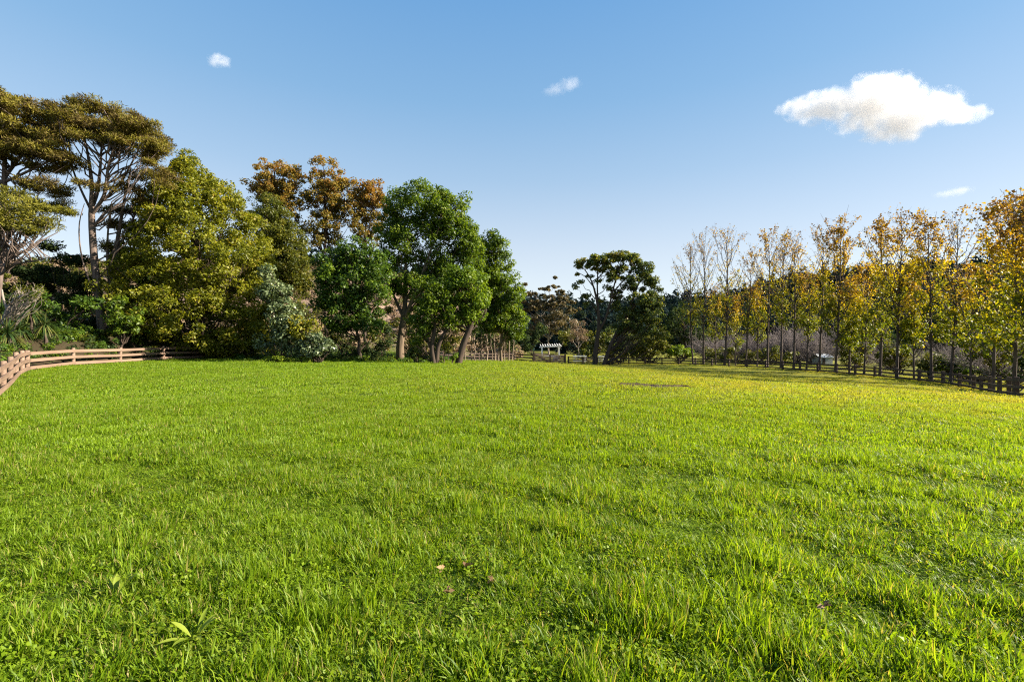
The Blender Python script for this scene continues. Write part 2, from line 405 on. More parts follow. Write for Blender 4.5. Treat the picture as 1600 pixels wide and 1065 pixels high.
def fence(label, pts, bay, h, rails, rad, m, side, board=(0.05, 0.17), square=False, zoff=0.0):
    """posts along a ground polyline, one rail per bay and height, on the given side"""
    pts = np.asarray(pts, float)[:, :2]
    seg = np.hypot(*np.diff(pts, axis=0).T); cum = np.concatenate([[0], np.cumsum(seg)])
    n = max(1, round(cum[-1] / bay)); u = np.linspace(0, cum[-1], n + 1)
    xy = np.stack([np.interp(u, cum, pts[:, 0]), np.interp(u, cum, pts[:, 1])], 1)
    base = [np.array([x, y, float(hgt(x, y)) + zoff]) for x, y in xy]
    root = empty('rail_fence', base[0], label, 'fence')
    pm = box_mesh('post', h + 0.15, rad * 2, rad * 2, m, 0.01, -0.15) if square else post_mesh('post', rad, h, m)
    rm = box_mesh('rail', 1.0, board[0], board[1], m)
    tg = nrm(np.gradient(xy, axis=0)); nr_ = np.stack([-tg[:, 1], tg[:, 0]], 1) * side * (rad + board[0] / 2 + 0.003)
    for k, b in enumerate(base):
        o = link('post', pm, root); o.location = b - base[0]
        o.rotation_euler = (R(random.uniform(-1.2, 1.2)), R(random.uniform(-1.2, 1.2)), random.uniform(0, 6))
        if square: o.rotation_euler = (0, R(-90), math.atan2(tg[k][1], tg[k][0]))
    for k in range(n):
        for zr in rails:
            p = base[k] + np.array([*nr_[k], zr + random.uniform(-.012, .012)]); q = base[k + 1] + np.array([*nr_[k + 1], zr + random.uniform(-.012, .012)])
            rail_obj(rm, p, q, root, base[0])
    return root

NEARL = [(-12.6, 10.2), (-18.9, 16.8), (-22.8, 20.9), (-26.3, 24.7)]
fence('pale timber post and rail fence dropping past the corner beside the cabbage trees', NEARL, 2.55, 1.15, (0.20, 0.59, 0.98), 0.095, M['w_pink'], -1)
fence('pale timber post and rail fence along the foot of the bank under the conical tree',
      [(-26.3, 24.7), (-28.0, 29.6), (-28.5, 34), (-28.5, 38), (-27.5, 41.4)], 4.3, 1.15, (0.20, 0.59, 0.98), 0.095, M['w_pink'], -1)

RF = [(1600, 620), (1573, 614), (1519, 607), (1480, 602.7), (1445, 598), (1413, 594.5), (1357, 587), (1312, 583.5), (1260, 579), (1229, 577)]
RFD = [24, 28.5, 37, 41, 43.5, 46, 50.5, 54.7, 59.5, 62.5]
rf = [D(px, d) for (px, _), d in zip(RF, RFD)]
rf += [D(1199, 65.5), D(1147, 69.5), D(1098, 73.5), D(1055, 76.5), D(994, 78), D(940, 78), D(888, 76)]
rf = [np.array([29.0, 18.5, 0])] + rf
fence('long weathered brown rail fence in front of the yellow tree row', rf, 2.75, 1.2, (0.22, 0.62, 1.02), 0.10, M['w_brown'], 1, square=True)
bl = [D(833, 66), D(815, 66.5), D(795, 66), D(760, 64), D(730, 62), D(700, 60), D(660, 58)]
fence('brown rail fence running behind the pale sapling trunks to the gate', bl, 2.7, 1.2, (0.22, 0.62, 1.02), 0.08, M['w_brown'], 1, square=True)
fe = [D(1640, 46), D(1500, 58), D(1440, 66), D(1390, 74), D(1340, 84)]
fence('low far rail fence seen behind the trunks of the yellow tree row', fe, 3.2, 1.15, (0.3, 0.65, 1.0), 0.08, M['w_brown'], 1, square=True, zoff=0.0)

# gate between the two fences
ga, gb = D(834, 66), D(883, 67.5)
gr = empty('field_gate', ga, 'wooden farm gate with diagonal brace between two stout posts', 'gate')
gd = gb - ga; gl = float(np.hypot(gd[0], gd[1])); gv = gd / gl
def gp(t, z): return ga + gd * t + np.array([0, 0, z])
pm = box_mesh('gate_post', 1.75, 0.24, 0.24, M['w_brown'], 0.015, -0.2)
for t in (0.0, 1.0):
    o = link('gate_post', pm, gr); o.location = gp(t, 0) - ga; o.rotation_euler = (0, R(-90), 0)
st = box_mesh('stile', 1.2, 0.08, 0.12, M['w_brown'], 0.006)
for t in (0.04, 0.5, 0.53, 0.96):
    o = link('stile', st, gr); o.location = gp(t, 0.12) - ga; o.rotation_euler = (0, R(-90), 0)
rm = box_mesh('gate_rail', 1.0, 0.05, 0.20, M['w_brown'])
for t0, t1 in ((0.04, 0.5), (0.53, 0.96)):
    for z in (0.2, 0.46, 0.72, 0.98, 1.24):
        o = rail_obj(rm, gp(t0, z) + [0, -.07, 0], gp(t1, z) + [0, -.07, 0], gr, ga); o.name = 'gate_rail'
for t0, t1, z0, z1 in ((0.04, 0.49, 1.26, 0.16), (0.54, 0.96, 0.16, 1.26)):
    o = rail_obj(rm, gp(t0, z0) + [0, -.125, 0], gp(t1, z1) + [0, -.125, 0], gr, ga); o.name = 'brace'

# white painted rail barrier by the two-trunked tree
wb = D(899, 80)
wr = empty('white_barrier', wb, 'short white painted rail barrier behind the fence beside the gate', 'barrier')
wm = box_mesh('rail', 1.0, 0.06, 0.2, M['w_white']); wp = box_mesh('post', 1.3, 0.14, 0.14, M['w_white'], 0.01, -0.1)
for x in (0, 1.7):
    o = link('post', wp, wr); o.location = (x, 0.15, 0); o.rotation_euler = (0, R(-90), 0)
for z in (0.45, 0.95, 1.25):
    rail_obj(wm, wb + [-.4, 0, z], wb + [2.0, 0, z], wr, wb)
wb = D(939.5, 79.6)
wr = empty('white_post_pair', wb, 'white painted strainer post standing between the two dark trunks', 'post')
for x in (-.35, .35):
    o = link('post', wp, wr); o.location = (x, 0, 0); o.rotation_euler = (0, R(-90), 0)
for z in (0.5, 0.9, 1.25):
    rail_obj(wm, wb + [-.55, -.12, z], wb + [.55, -.12, z], wr, wb)

ORD = 'first second third fourth fifth sixth seventh eighth ninth tenth eleventh twelfth thirteenth fourteenth fifteenth sixteenth seventeenth eighteenth nineteenth twentieth twenty-first twenty-second twenty-third twenty-fourth twenty-fifth'.split()
# ------------------------------------------------------------------ trees: generators
def clump_leaves(mb, C, RR, n, L, W, up=0.4, outw=0.6, spray=0.0, vbase=None, vj=0.22, jit=0.5, inner=0.45):
    """n leaves in each of the ellipsoidal clumps C (M,3) with radii RR (M,3)"""
    Mn = len(C)
    if Mn == 0: return
    if vbase is None: vbase = rng.uniform(0.25, 0.7, Mn)
    d = rdir(Mn * n); Ci = np.repeat(C, n, 0); Ri = np.repeat(RR, n, 0)
    u = inner + (1 - inner) * rng.random(Mn * n) ** 0.6
    P = Ci + d * Ri * u[:, None]
    Nn = nrm(d * outw + np.array([0, 0, up]) + rdir(Mn * n) * jit)
    A = np.cross(Nn, rdir(Mn * n)); A = nrm(A + spray * (d + np.array([0, 0, 0.5])) + d * 0.15)
    k = rng.uniform(0.7, 1.35, Mn * n)
    v = np.clip(np.repeat(vbase, n) + rng.normal(0, vj, Mn * n), 0.01, 0.99)
    # younger leaves sit on the outside of the spray, older ones inside
    V, q, av = leaf_quads(P - A * (L * k * .5)[:, None], A, Nn, L * k, W * k, v)
    mb.add(V, q, av)

def limbs(mb, trunk, targets, r0=0.07, frac=0.45, sides=4, sag=0.1):
    """curved limbs from the trunk polyline (K,4: xyz r) to target points"""
    if len(targets) == 0: return
    T = np.asarray(targets); tp = trunk[:, :3]
    hd = np.hypot(T[:, None, 0] - tp[None, :, 0], T[:, None, 1] - tp[None, :, 1])
    want = T[:, 2:3] - hd * (0.5 + frac) - 0.3
    cost = np.abs(tp[None, :, 2] - want) + 0.15 * hd
    j = cost.argmin(1); S = tp[j]; rs = np.minimum(trunk[j, 3] * 0.55, r0) + 0.012
    K = 7; t = np.linspace(0, 1, K)[None, :, None]
    mid = S * 0.45 + T * 0.55; mid[:, 2] -= np.linalg.norm(T - S, axis=1) * sag
    mid += rng.normal(0, 0.12, mid.shape) * np.linalg.norm(T - S, axis=1)[:, None]
    P = (1 - t) ** 2 * S[:, None] + 2 * t * (1 - t) * mid[:, None] + t ** 2 * T[:, None]
    wig = rng.normal(0, 0.03, P.shape) * np.linalg.norm(T - S, axis=1)[:, None, None]; wig[:, 0] = 0
    P = P + wig
    rad = rs[:, None] * (1 - np.linspace(0, 1, K)[None]) ** 0.8 + 0.010
    mb.add(*tubes(P, rad, sides))

def px_path(pts, d, base=None, k=14):
    """trunk polyline from picture points (px, py, radius[, depth offset]) at depth d"""
    out = []
    for p in pts:
        dd = d + (p[3] if len(p) > 3 else 0)
        out.append([*PT(p[0], p[1], dd), p[2]])
    out = np.array(out)
    if base is not None:
        out[0, :3] = base
    return resample(out, k)

def lobe_clumps(lobes, d, cr, dens, squash=0.75, depth_k=0.9, fill=0.25):
    """clump centres over ellipsoid lobes given in the picture (px, py, rx, ry[, depth offset])"""
    C, RR = [], []
    for lb in lobes:
        dd = d + (lb[4] if len(lb) > 4 else 0)
        c = PT(lb[0], lb[1], dd); rx = lb[2] / F * dd; rz = lb[3] / F * dd; ry = depth_k * 0.5 * (rx + max(rx, rz))
        rx2, ry2, rz2 = max(rx - cr * .6, .15), max(ry - cr * .6, .15), max(rz - cr * .5, .1)
        area = 4 * np.pi * ((rx2 * ry2) ** 1.6 / 3 + (rx2 * rz2) ** 1.6 / 3 + (ry2 * rz2) ** 1.6 / 3) ** (1 / 1.6)
        n = max(2, int(area * dens / cr ** 2 * 0.32))
        dr = rdir(n); u = np.where(rng.random(n) < fill, rng.uniform(.3, .8, n), rng.uniform(.82, 1.06, n))
        C.append(c + dr * np.array([rx2, ry2, rz2]) * u[:, None])
        s = cr * rng.uniform(0.65, 1.3, n)
        RR.append(np.stack([s, s, s * squash], 1))
    return np.concatenate(C), np.concatenate(RR)

def tree(name, label, base, trunks, C, RR, n, L, W, leafm, barkm, nl=60, cat='tree', group=None, sides=8, r0=0.08, frac=0.45, limb_from=None, **kw):
    root = empty(name, base, label, cat, group)
    tb = MB()
    for t in trunks: tb.add(*tubes(t[:, :3], t[:, 3], sides))
    if nl and len(C):
        sel = rng.permutation(len(C))[:nl]
        allt = np.concatenate(trunks[:limb_from]); limbs(tb, allt, C[sel], r0, frac)
    tb.build('trunk', barkm, root, smooth=True, origin=base)
    lb = MB(); clump_leaves(lb, C, RR, n, L, W, **kw)
    lb.build('crown', leafm, root, origin=base)
    return root

def straight(base, top, r, k=8, wob=0.1):
    t = np.linspace(0, 1, k)[:, None]; p = base[None] * (1 - t) + np.asarray(top)[None] * t
    p[1:-1] += rng.normal(0, wob, (k - 2, 3)) * [1, 1, 0]
    return np.concatenate([p, (r * (1 - 0.8 * t))], 1)

# ------------------------------------------------------------------ left group of trees
# tall flat-topped manuka-like trees on the bank
def pads_tree(name, label, base, trunks, pads, d, leafm, nl, n=150, L=.26, W=.055, sq=.42, vb=None):
    C, RR = [], []
    for p in pads:
        dd = d + (p[4] if len(p) > 4 else rng.uniform(-1.6, 1.6))
        c = PT(p[0], p[1], dd); rx = p[2] / F * dd; rz = p[3] / F * dd
        m = max(3, int(rx * rx * 4.6 + 2 * rz))
        th = rng.uniform(0, 6.28, m); u = np.sqrt(rng.random(m))
        dx = rx * u * np.cos(th); dy = rx * u * np.sin(th)
        C.append(np.stack([c[0] + dx, c[1] + dy, c[2] + rz * rng.uniform(-.6, .75, m) * (1 - .4 * u) - .12 * rz * u], 1))
        s = rng.uniform(.45, .85, m); RR.append(np.stack([s, s, s * sq * 1.2], 1))
    C = np.concatenate(C); RR = np.concatenate(RR)
    return tree(name, label, base, trunks, C, RR, n, L, W, leafm, M['b_kanuka'], nl=nl, r0=.042, frac=.55, limb_from=4,
                up=.8, outw=.5, spray=.75, jit=.7, inner=.1, vbase=rng.uniform(.15, .8, len(C)))

def dome_pads(line, thick, n, rx, ry):
    ln_ = np.array(line, float); x = rng.uniform(ln_[0, 0], ln_[-1, 0], n)
    return [(xx, np.interp(xx, ln_[:, 0], ln_[:, 1]) + thick * rng.random() ** 1.25 + 7, rx * rng.uniform(.7, 1.3), ry * rng.uniform(.7, 1.3), rng.uniform(-2.6, 2.6)) for xx in x]
dA = 36.0; bA = D(-22, dA)
tA = [px_path([(-22, 520, .26), (-8, 430, .22), (2, 340, .2), (9, 270, .17), (6, 225, .1), (12, 170, .05)], dA, bA),
      px_path([(9, 275, .13), (28, 250, .10, .5), (52, 225, .06, 1), (60, 190, .04, 1)], dA),
      px_path([(6, 285, .11), (35, 272, .09, -.6), (70, 255, .06, -1), (92, 248, .03, -1)], dA),
      px_path([(-4, 330, .12), (30, 305, .08, .4), (62, 272, .06, .6), (88, 300, .03, .6)], dA)]
pads_tree('manuka_tree', 'tall brown-green flat-topped tree above the leaning bare trunk', bA, tA,
          [(42, 163, 34, 15), (6, 160, 24, 14), (62, 175, 22, 10), (36, 190, 42, 13), (8, 195, 30, 14), (22, 218, 42, 13), (78, 212, 28, 9),
           (58, 236, 38, 10), (84, 232, 20, 8), (16, 245, 30, 9), (62, 288, 34, 6), (86, 300, 26, 5), (74, 318, 34, 5), (96, 331, 18, 4), (70, 262, 22, 5), (-25, 180, 30, 18), (-35, 230, 35, 15)] + dome_pads([(-60, 160), (0, 142), (30, 140), (62, 158), (76, 190), (100, 232)], 85, 34, 20, 7), dA, M['kanuka'], 90)
dB = 37.0; bB = D(160, dB)
bB[2] = PT(160, 518, dB)[2] - .15
tB = [px_path([(160, 520, .30), (155, 470, .27), (148, 420, .25), (144, 360, .23), (142, 325, .21), (146, 300, .14), (140, 250, .1), (130, 205, .05)], dB, None),
      px_path([(142, 328, .15), (153, 300, .13, .4), (157, 262, .09, .6), (160, 205, .05, .6)], dB),
      px_path([(144, 335, .14), (165, 305, .12, -.4), (168, 262, .09, -.6), (186, 205, .04, -.8)], dB),
      px_path([(143, 330, .10), (128, 300, .08, .5), (112, 262, .06, .8), (104, 200, .03, .8)], dB),
      px_path([(153, 470, .09), (140, 440, .07, -.5), (126, 400, .05, -.6), (122, 350, .04, -.6), (132, 318, .02, -.6)], dB),
      px_path([(165, 310, .10), (190, 285, .08, .6), (206, 255, .06, .9), (222, 222, .04, 1)], dB)]
pads_tree('manuka_tree', 'tall flat-topped tree with straight grey trunk rising from the fern bank', bB, tB,
          [(106, 172, 28, 10), (128, 184, 30, 12), (150, 170, 32, 10), (182, 176, 36, 12), (212, 194, 34, 12), (238, 216, 26, 11), (256, 236, 14, 8),
           (118, 205, 24, 8), (165, 205, 36, 12), (200, 216, 32, 12), (172, 228, 20, 9), (150, 288, 22, 6), (226, 240, 24, 10), (110, 262, 12, 4), (190, 195, 30, 12), (245, 248, 14, 7)] + dome_pads([(84, 172), (110, 160), (150, 160), (185, 168), (215, 186), (245, 214), (264, 238)], 50, 40, 18, 7), dB, M['kanuka'], 90)
dB2 = 39.0; bB2 = D(172, dB2)
tB2 = [px_path([(172, 490, .24), (174, 440, .22), (180, 400, .18), (188, 350, .13), (196, 300, .08), (205, 262, .04)], dB2, bB2),
       px_path([(173, 450, .14), (168, 410, .11), (168, 370, .07), (172, 325, .04)], dB2),
       px_path([(180, 400, .10), (200, 360, .08), (222, 310, .06), (232, 270, .03)], dB2)]
pads_tree('manuka_tree', 'forked grey-trunked tree with brown foliage tucked behind the conical tree', bB2, tB2,
          [(168, 326, 20, 7), (196, 328, 24, 8), (206, 292, 22, 13), (230, 276, 20, 11), (215, 318, 24, 8), (196, 352, 24, 9), (180, 385, 20, 8)], dB2, M['kanuka'], 22)
dC = 32.0; bC = D(-14, dC)
tC = [px_path([(-14, 545, .2), (-4, 470, .17), (2, 420, .14), (10, 380, .1), (22, 340, .05)], dC, bC),
      px_path([(2, 420, .1), (20, 400, .08, .4), (44, 370, .05, .6), (58, 340, .03, .6)], dC),
      px_path([(0, 430, .08), (22, 412, .07, -.5), (55, 408, .05, -.6), (78, 402, .02, -.6)], dC)]
pads_tree('manuka_tree', 'green domed tree below the brown flat-topped crowns at the bank end', bC, tC,
          [(18, 300, 24, 9), (32, 318, 38, 12), (12, 340, 36, 13), (50, 338, 24, 10), (92, 328, 18, 5), (30, 358, 34, 8), (-25, 320, 30, 20), (66, 352, 16, 5)], dC, M['kanukagreen'], 50)
# darker scrub trees under them
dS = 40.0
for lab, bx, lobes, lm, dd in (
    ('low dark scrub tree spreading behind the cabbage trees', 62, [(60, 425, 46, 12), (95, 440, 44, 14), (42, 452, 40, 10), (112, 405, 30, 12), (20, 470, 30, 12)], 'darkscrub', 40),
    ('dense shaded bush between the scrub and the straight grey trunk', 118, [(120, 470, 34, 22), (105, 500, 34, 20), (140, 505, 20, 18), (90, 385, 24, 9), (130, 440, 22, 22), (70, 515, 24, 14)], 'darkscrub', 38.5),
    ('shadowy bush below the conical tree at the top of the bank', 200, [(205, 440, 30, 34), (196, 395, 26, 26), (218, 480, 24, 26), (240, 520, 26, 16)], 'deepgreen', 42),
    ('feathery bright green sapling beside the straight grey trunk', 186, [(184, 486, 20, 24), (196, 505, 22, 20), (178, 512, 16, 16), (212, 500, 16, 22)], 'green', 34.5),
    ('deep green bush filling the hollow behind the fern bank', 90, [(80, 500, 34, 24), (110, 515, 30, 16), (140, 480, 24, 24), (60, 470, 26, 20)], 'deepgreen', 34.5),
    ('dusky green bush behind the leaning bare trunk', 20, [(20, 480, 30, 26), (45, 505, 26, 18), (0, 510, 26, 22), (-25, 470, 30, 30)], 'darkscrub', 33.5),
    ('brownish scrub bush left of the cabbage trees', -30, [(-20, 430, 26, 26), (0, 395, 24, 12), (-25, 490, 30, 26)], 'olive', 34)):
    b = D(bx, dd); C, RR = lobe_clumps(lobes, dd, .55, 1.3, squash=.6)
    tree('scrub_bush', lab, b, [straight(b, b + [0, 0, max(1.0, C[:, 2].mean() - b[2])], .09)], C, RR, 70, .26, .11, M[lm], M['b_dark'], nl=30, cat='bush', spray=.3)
# leaning bare trunk by the corner
bL = D(-4, 27.5); mbx = MB()
rt = empty('leaning_tree', bL, 'pale leaning bare trunk with grey twigs beside the fence corner', 'tree')
tl = px_path([(-4, 560, .17), (2, 520, .15), (9, 490, .12), (18, 472, .09), (32, 462, .05), (52, 455, .03)], 27.5, bL)
mbx.add(*tubes(tl[:, :3], tl[:, 3], 8))
for p in ([(4, 512, .07), (14, 520, .05, -.4), (24, 515, .03, -.6)], [(12, 485, .07), (6, 470, .06), (3, 452, .04)], [(18, 472, .05), (36, 468, .035), (62, 468, .015)]):
    t_ = px_path(p, 27.5); mbx.add(*tubes(t_[:, :3], t_[:, 3], 6))
tips = np.array([PT(rng.uniform(20, 70), rng.uniform(440, 474), 27.5 + rng.uniform(-1, 1)) for _ in range(40)])
limbs(mbx, tl, tips, .02, .1)
mbx.build('trunk', M['b_grey'], rt, smooth=True, origin=bL)
C = tips[:30]; lbm = MB(); clump_leaves(lbm, C, np.full((len(C), 3), .25), 16, .16, .03, spray=.9, inner=.1)
lbm.build('crown', M['olive'], rt, origin=bL)

# cabbage trees (strap-leaf rosettes)
def cabbage(px, py, d, rad, label, stem=True, base_py=None):
    c = PT(px, py, d); b = np.array([c[0] + .1, c[1], float(hgt(c[0] + .1, c[1]))])
    root = empty('cabbage_tree', b, label, 'cabbage tree')
    tb = MB(); t_ = straight(b - [0, 0, .1], c, .085, 6, .03); tb.add(*tubes(t_[:, :3], t_[:, 3] + .03, 7)); tb.build('trunk', M['b_dark'], root, True, b)
    n = 110; d0 = rdir(n * 3); d0 = d0[d0[:, 2] > -.55][:n]; n = len(d0)
    Lg = rad * rng.uniform(.75, 1.15, n); t = np.linspace(0, 1, 5)
    Pm = c[None, None] + d0[:, None] * (Lg[:, None] * t[None])[..., None]
    Pm[:, :, 2] -= (t[None] ** 2.2) * Lg[:, None] * np.clip(.55 - .5 * d0[:, 2:3], .05, .7)
    S = nrm(np.cross(d0, [0, 0, 1.0]) + 1e-3); w = np.array([.5, 1, .9, .6, .05]) * .035
    V = np.stack([Pm - S[:, None] * w[None, :, None], Pm + S[:, None] * w[None, :, None]], 2)
    ii = np.arange(n * 10).reshape(n, 5, 2)
    q = np.stack([ii[:, :-1, 0], ii[:, :-1, 1], ii[:, 1:, 1], ii[:, 1:, 0]], -1)
    mb = MB(); mb.add(V, q, np.repeat(np.clip(rng.normal(.5, .25, n) - .5 * (d0[:, 2] < -.25) * -1, 0, 1), 10)); mb.build('crown', M['strap'], root, origin=b)
cabbage(48, 486, 29.5, 1.05, 'tallest cabbage tree with spiky round head behind the fence corner')
cabbage(12, 520, 26.5, .95, 'low cabbage tree beside the leaning bare trunk')
cabbage(70, 507, 29.0, .85, 'small cabbage tree with yellowed skirt nearest the fern bank')
cabbage(2, 486, 30.5, .95, 'shaded cabbage tree behind the leaning bare trunk')
cabbage(30, 514, 28.2, .8, 'drooping young cabbage tree between its taller neighbours')
# ferns on the bank
for k, (px, py, s) in enumerate([(104, 532, .75), (128, 530, .7), (90, 535, .6), (150, 527, .6), (165, 530, .55), (60, 538, .6), (190, 536, .5), (215, 538, .5), (240, 538, .45), (140, 538, .5)]):
    d = 29 + 0.028 * px; c = D(px, d); c[0] = min(c[0], np.interp(d, FENCE_Y, FENCE_X) - 1.0); c[2] = float(hgt(c[0], c[1]))
    n = 22; th = rng.uniform(0, 6.28, n); t = np.linspace(0, 1, 8)
    o2 = np.stack([np.cos(th), np.sin(th)], 1); Lg = s * rng.uniform(.8, 1.3, n) * 1.3
    Pm = np.zeros((n, 8, 3)); Pm[:, :, :2] = c[:2] + o2[:, None] * (Lg[:, None] * t * .95)[..., None]; Pm[:, :, 2] = c[2] + Lg[:, None] * (1.15 * t - 1.0 * t ** 2)
    mb = MB()
    for sgn in (-1, 1):
        P = Pm[:, 1:].reshape(-1, 3); side = np.repeat(np.stack([-o2[:, 1], o2[:, 0], np.zeros(n)], 1), 7, 0) * sgn
        A = side + np.repeat(np.concatenate([o2, np.zeros((n, 1))], 1), 7, 0) * .5
        ln = np.tile(.26 * (1 - t[1:] * .8), n) * s * 1.2
        V, q, av = leaf_quads(P, A, np.tile([0, 0, 1.0], (len(P), 1)), ln, ln * .42, np.clip(rng.normal(.5, .25, len(P)), 0, 1)); mb.add(V, q, av)
    root = mb.build('fern', M['green'], origin=c); root.location = c
    tag(root, 'arching green fern on the bank, %s along from the fence corner' % ORD[sorted([60, 90, 104, 128, 140, 150, 165, 190, 215, 240]).index(px)], 'fern', 'ferns on the bank behind the pale fence')

# the broad conical yellow-green tree
def profile_clumps(prof, d, cr, dens, squash=.8, lump=.16):
    prof = np.array(prof, float); py = prof[:, 0]; C = []; RR = []
    H = (py.max() - py.min()) / F * d
    ra = np.interp(np.linspace(py.min(), py.max(), 200), py, prof[:, 2])
    area = 2 * np.pi * ra.mean() / F * d * H
    n = int(area * dens / cr ** 2 * .42)
    w = ra / ra.sum(); ys = rng.choice(np.linspace(py.min(), py.max(), 200), n, p=w)
    th = rng.uniform(0, 2 * np.pi, n); cx = np.interp(ys, py, prof[:, 1]); rr = np.interp(ys, py, prof[:, 2])
    lum = 1 + lump * np.sin(th * 5 + ys * .09) * np.sin(ys * .13 + th * 2)
    u = np.where(rng.random(n) < .25, rng.uniform(.35, .8, n), rng.uniform(.84, 1.04, n)) * lum
    x = (cx - CX) / F * d; r_ = np.maximum(rr / F * d - cr * .6, .1) * u
    C = np.stack([x + r_ * np.cos(th), d + r_ * np.sin(th) * .85, EYE - (ys - CY) / F * d], 1)
    s = cr * rng.uniform(.65, 1.3, n)
    return C, np.stack([s, s, s * squash], 1)

d = 41.5; b = D(318, d)
prof = [(242, 292, 8), (262, 296, 26), (290, 306, 52), (330, 312, 80), (375, 314, 98), (420, 316, 110), (460, 312, 120), (500, 312, 118), (522, 326, 102), (538, 352, 74), (552, 374, 52), (558, 380, 40)]
C, RR = profile_clumps(prof, d, .62, 1.75)
tree('conical_tree', 'broad conical yellow-green tree overhanging the end of the pale fence', b, [straight(b, PT(296, 262, d), .38, 10, .12)], C, RR, 100, .23, .12, M['yellowgreen'], M['b_dark'], nl=90, up=.45, spray=.45,
     vbase=rng.uniform(.2, .66, len(C)))

# autumn trees behind
for k, (lab, bx, lobes) in enumerate((
    ('russet autumn tree beside the conical tree, crown leaning over the olive tree', 428, [(430, 285, 42, 36), (408, 290, 28, 22), (448, 320, 34, 40), (425, 350, 32, 30), (462, 275, 18, 20)]),
    ('tallest golden-brown autumn tree between its two russet neighbours', 508, [(512, 275, 32, 32), (500, 310, 34, 34), (530, 320, 32, 40), (505, 360, 36, 34), (545, 285, 14, 18)]),
    ('rusty orange autumn tree next to the big dark green crown', 572, [(578, 296, 26, 24), (560, 320, 28, 30), (590, 325, 20, 30), (572, 360, 30, 30)]))):
    d = 54.0 + k * .8; b = D(bx, d); C, RR = lobe_clumps(lobes, d, .58, 1.05, squash=.75, fill=.4)
    hz = (C[:, 2] - C[:, 2].min()) / np.ptp(C[:, 2])
    tk = [straight(b, PT(bx, 260 + 14 * k, d), .24, 10, .15)]
    for _ in range(6):
        i = rng.integers(3, 6); tk.append(np.concatenate([resample(np.stack([tk[0][i, :3], tk[0][i, :3] * .5 + C[rng.integers(len(C))] * .5, C[rng.integers(len(C))]]), 8), np.linspace(.1, .02, 8)[:, None]], 1))
    tree('autumn_tree', lab, b, tk, C, RR, 62, .22, .16, M['autumn'], M['b_dark'], nl=90, up=.3, jit=1.0, inner=.15, vbase=np.clip(.15 + .55 * hz + rng.normal(0, .1, len(C)) + .1 * (k == 2), .05, .95))

# the rest of the left group
LEFT = [
 ('olive_tree', 'olive-brown tree wedged behind the conical tree and below the russet crown', 425, 48, [(420, 345, 34, 44), (445, 390, 36, 50), (462, 420, 28, 42), (425, 420, 36, 50), (478, 445, 14, 16)], 'olive', 'b_dark', .7, 1.0, 85, .28, .12),
 ('dark_tree', 'dark green tree with pale slim trunk and lime tufts beside the grey-green shrub', 565, 39, [(545, 435, 48, 52), (512, 415, 26, 36), (555, 395, 34, 28), (592, 430, 26, 50), (540, 490, 44, 30), (578, 500, 30, 28), (505, 460, 22, 30)], 'deepgreen', 'b_dark', .7, .95, 85, .27, .13),
 ('big_dark_tree', 'largest dark green tree with thick tan trunk in the middle of the group', 626, 43, [(650, 318, 54, 36), (614, 350, 30, 36), (690, 338, 42, 44), (716, 328, 26, 32), (736, 395, 20, 46), (640, 378, 50, 42), (706, 385, 38, 48), (724, 372, 22, 44), (606, 410, 24, 26), (640, 440, 40, 26), (690, 430, 36, 30), (660, 480, 30, 18)], 'green', 'b_tan', .75, .8, 85, .29, .14),
 ('multi_stem_tree', 'dark tree with several spreading stems between the tan trunk and leaning trunk', 678, 36.5, [(662, 500, 30, 20), (690, 480, 34, 26), (672, 455, 34, 26), (652, 525, 22, 14), (700, 500, 22, 18)], 'green', 'b_dark', .6, .75, 75, .26, .12),
 ('leaning_trunk_tree', 'lime green tree on a dark leaning trunk at the end of the group', 716, 37, [(730, 445, 38, 30), (748, 475, 28, 24), (704, 462, 28, 28), (735, 492, 28, 14), (718, 425, 24, 16)], 'lime', 'b_dark', .65, .95, 85, .27, .13),
 ('tall_green_tree', 'tall dense green tree standing over the pale sapling trunks', 783, 47, [(774, 385, 24, 26), (780, 425, 32, 36), (786, 465, 36, 34), (760, 440, 24, 40), (795, 500, 32, 24), (800, 520, 20, 12), (765, 500, 28, 24), (752, 400, 18, 30), (748, 445, 26, 40), (738, 480, 20, 26)], 'green', 'b_tan', .75, 1.1, 90, .30, .14)]
for name, lab, bx, d, lobes, lm, bm_, cr, dens, n, Lf, Wf in LEFT:
    b = D(bx, d)
    C, RR = lobe_clumps(lobes, d, cr * .85, dens * 1.75, fill=.3)
    if name == 'leaning_trunk_tree':
        tk = [px_path([(716, 566, .30), (724, 535, .26), (738, 505, .22), (742, 470, .15), (735, 435, .05)], d, b), px_path([(738, 505, .13), (752, 498, .1), (760, 485, .05)], d)]
    elif name == 'multi_stem_tree':
        tk = [px_path([(676, 566, .24), (674, 540, .2), (680, 515, .15), (678, 470, .07)], d, b), px_path([(677, 566, .2), (684, 540, .16), (697, 515, .12), (712, 490, .05)], d, b + [.2, .1, 0]), px_path([(676, 556, .12), (668, 525, .08), (655, 500, .04)], d)]
    elif name == 'big_dark_tree':
        tk = [px_path([(625, 566, .42), (624, 540, .36), (630, 505, .33), (634, 470, .2), (632, 420, .14), (640, 350, .06)], d, b), px_path([(631, 500, .2), (650, 455, .15, -.6), (668, 405, .11, -.8), (690, 345, .05, -1)], d), px_path([(630, 495, .16), (612, 455, .11, .5), (600, 405, .05, .5)], d), px_path([(634, 470, .14), (655, 430, .1, .8), (700, 400, .05, 1)], d)]
    else:
        tk = [straight(b, PT(lobes[0][0], lobes[0][1], d), .17, 9, .1)]
    tree(name, lab, b, tk, C, RR, n - 5, Lf * .84, Wf * .88, M[lm], M[bm_], nl=70, r0=.05, up=.45, spray=.35, vbase=rng.uniform(.15, .75, len(C)))

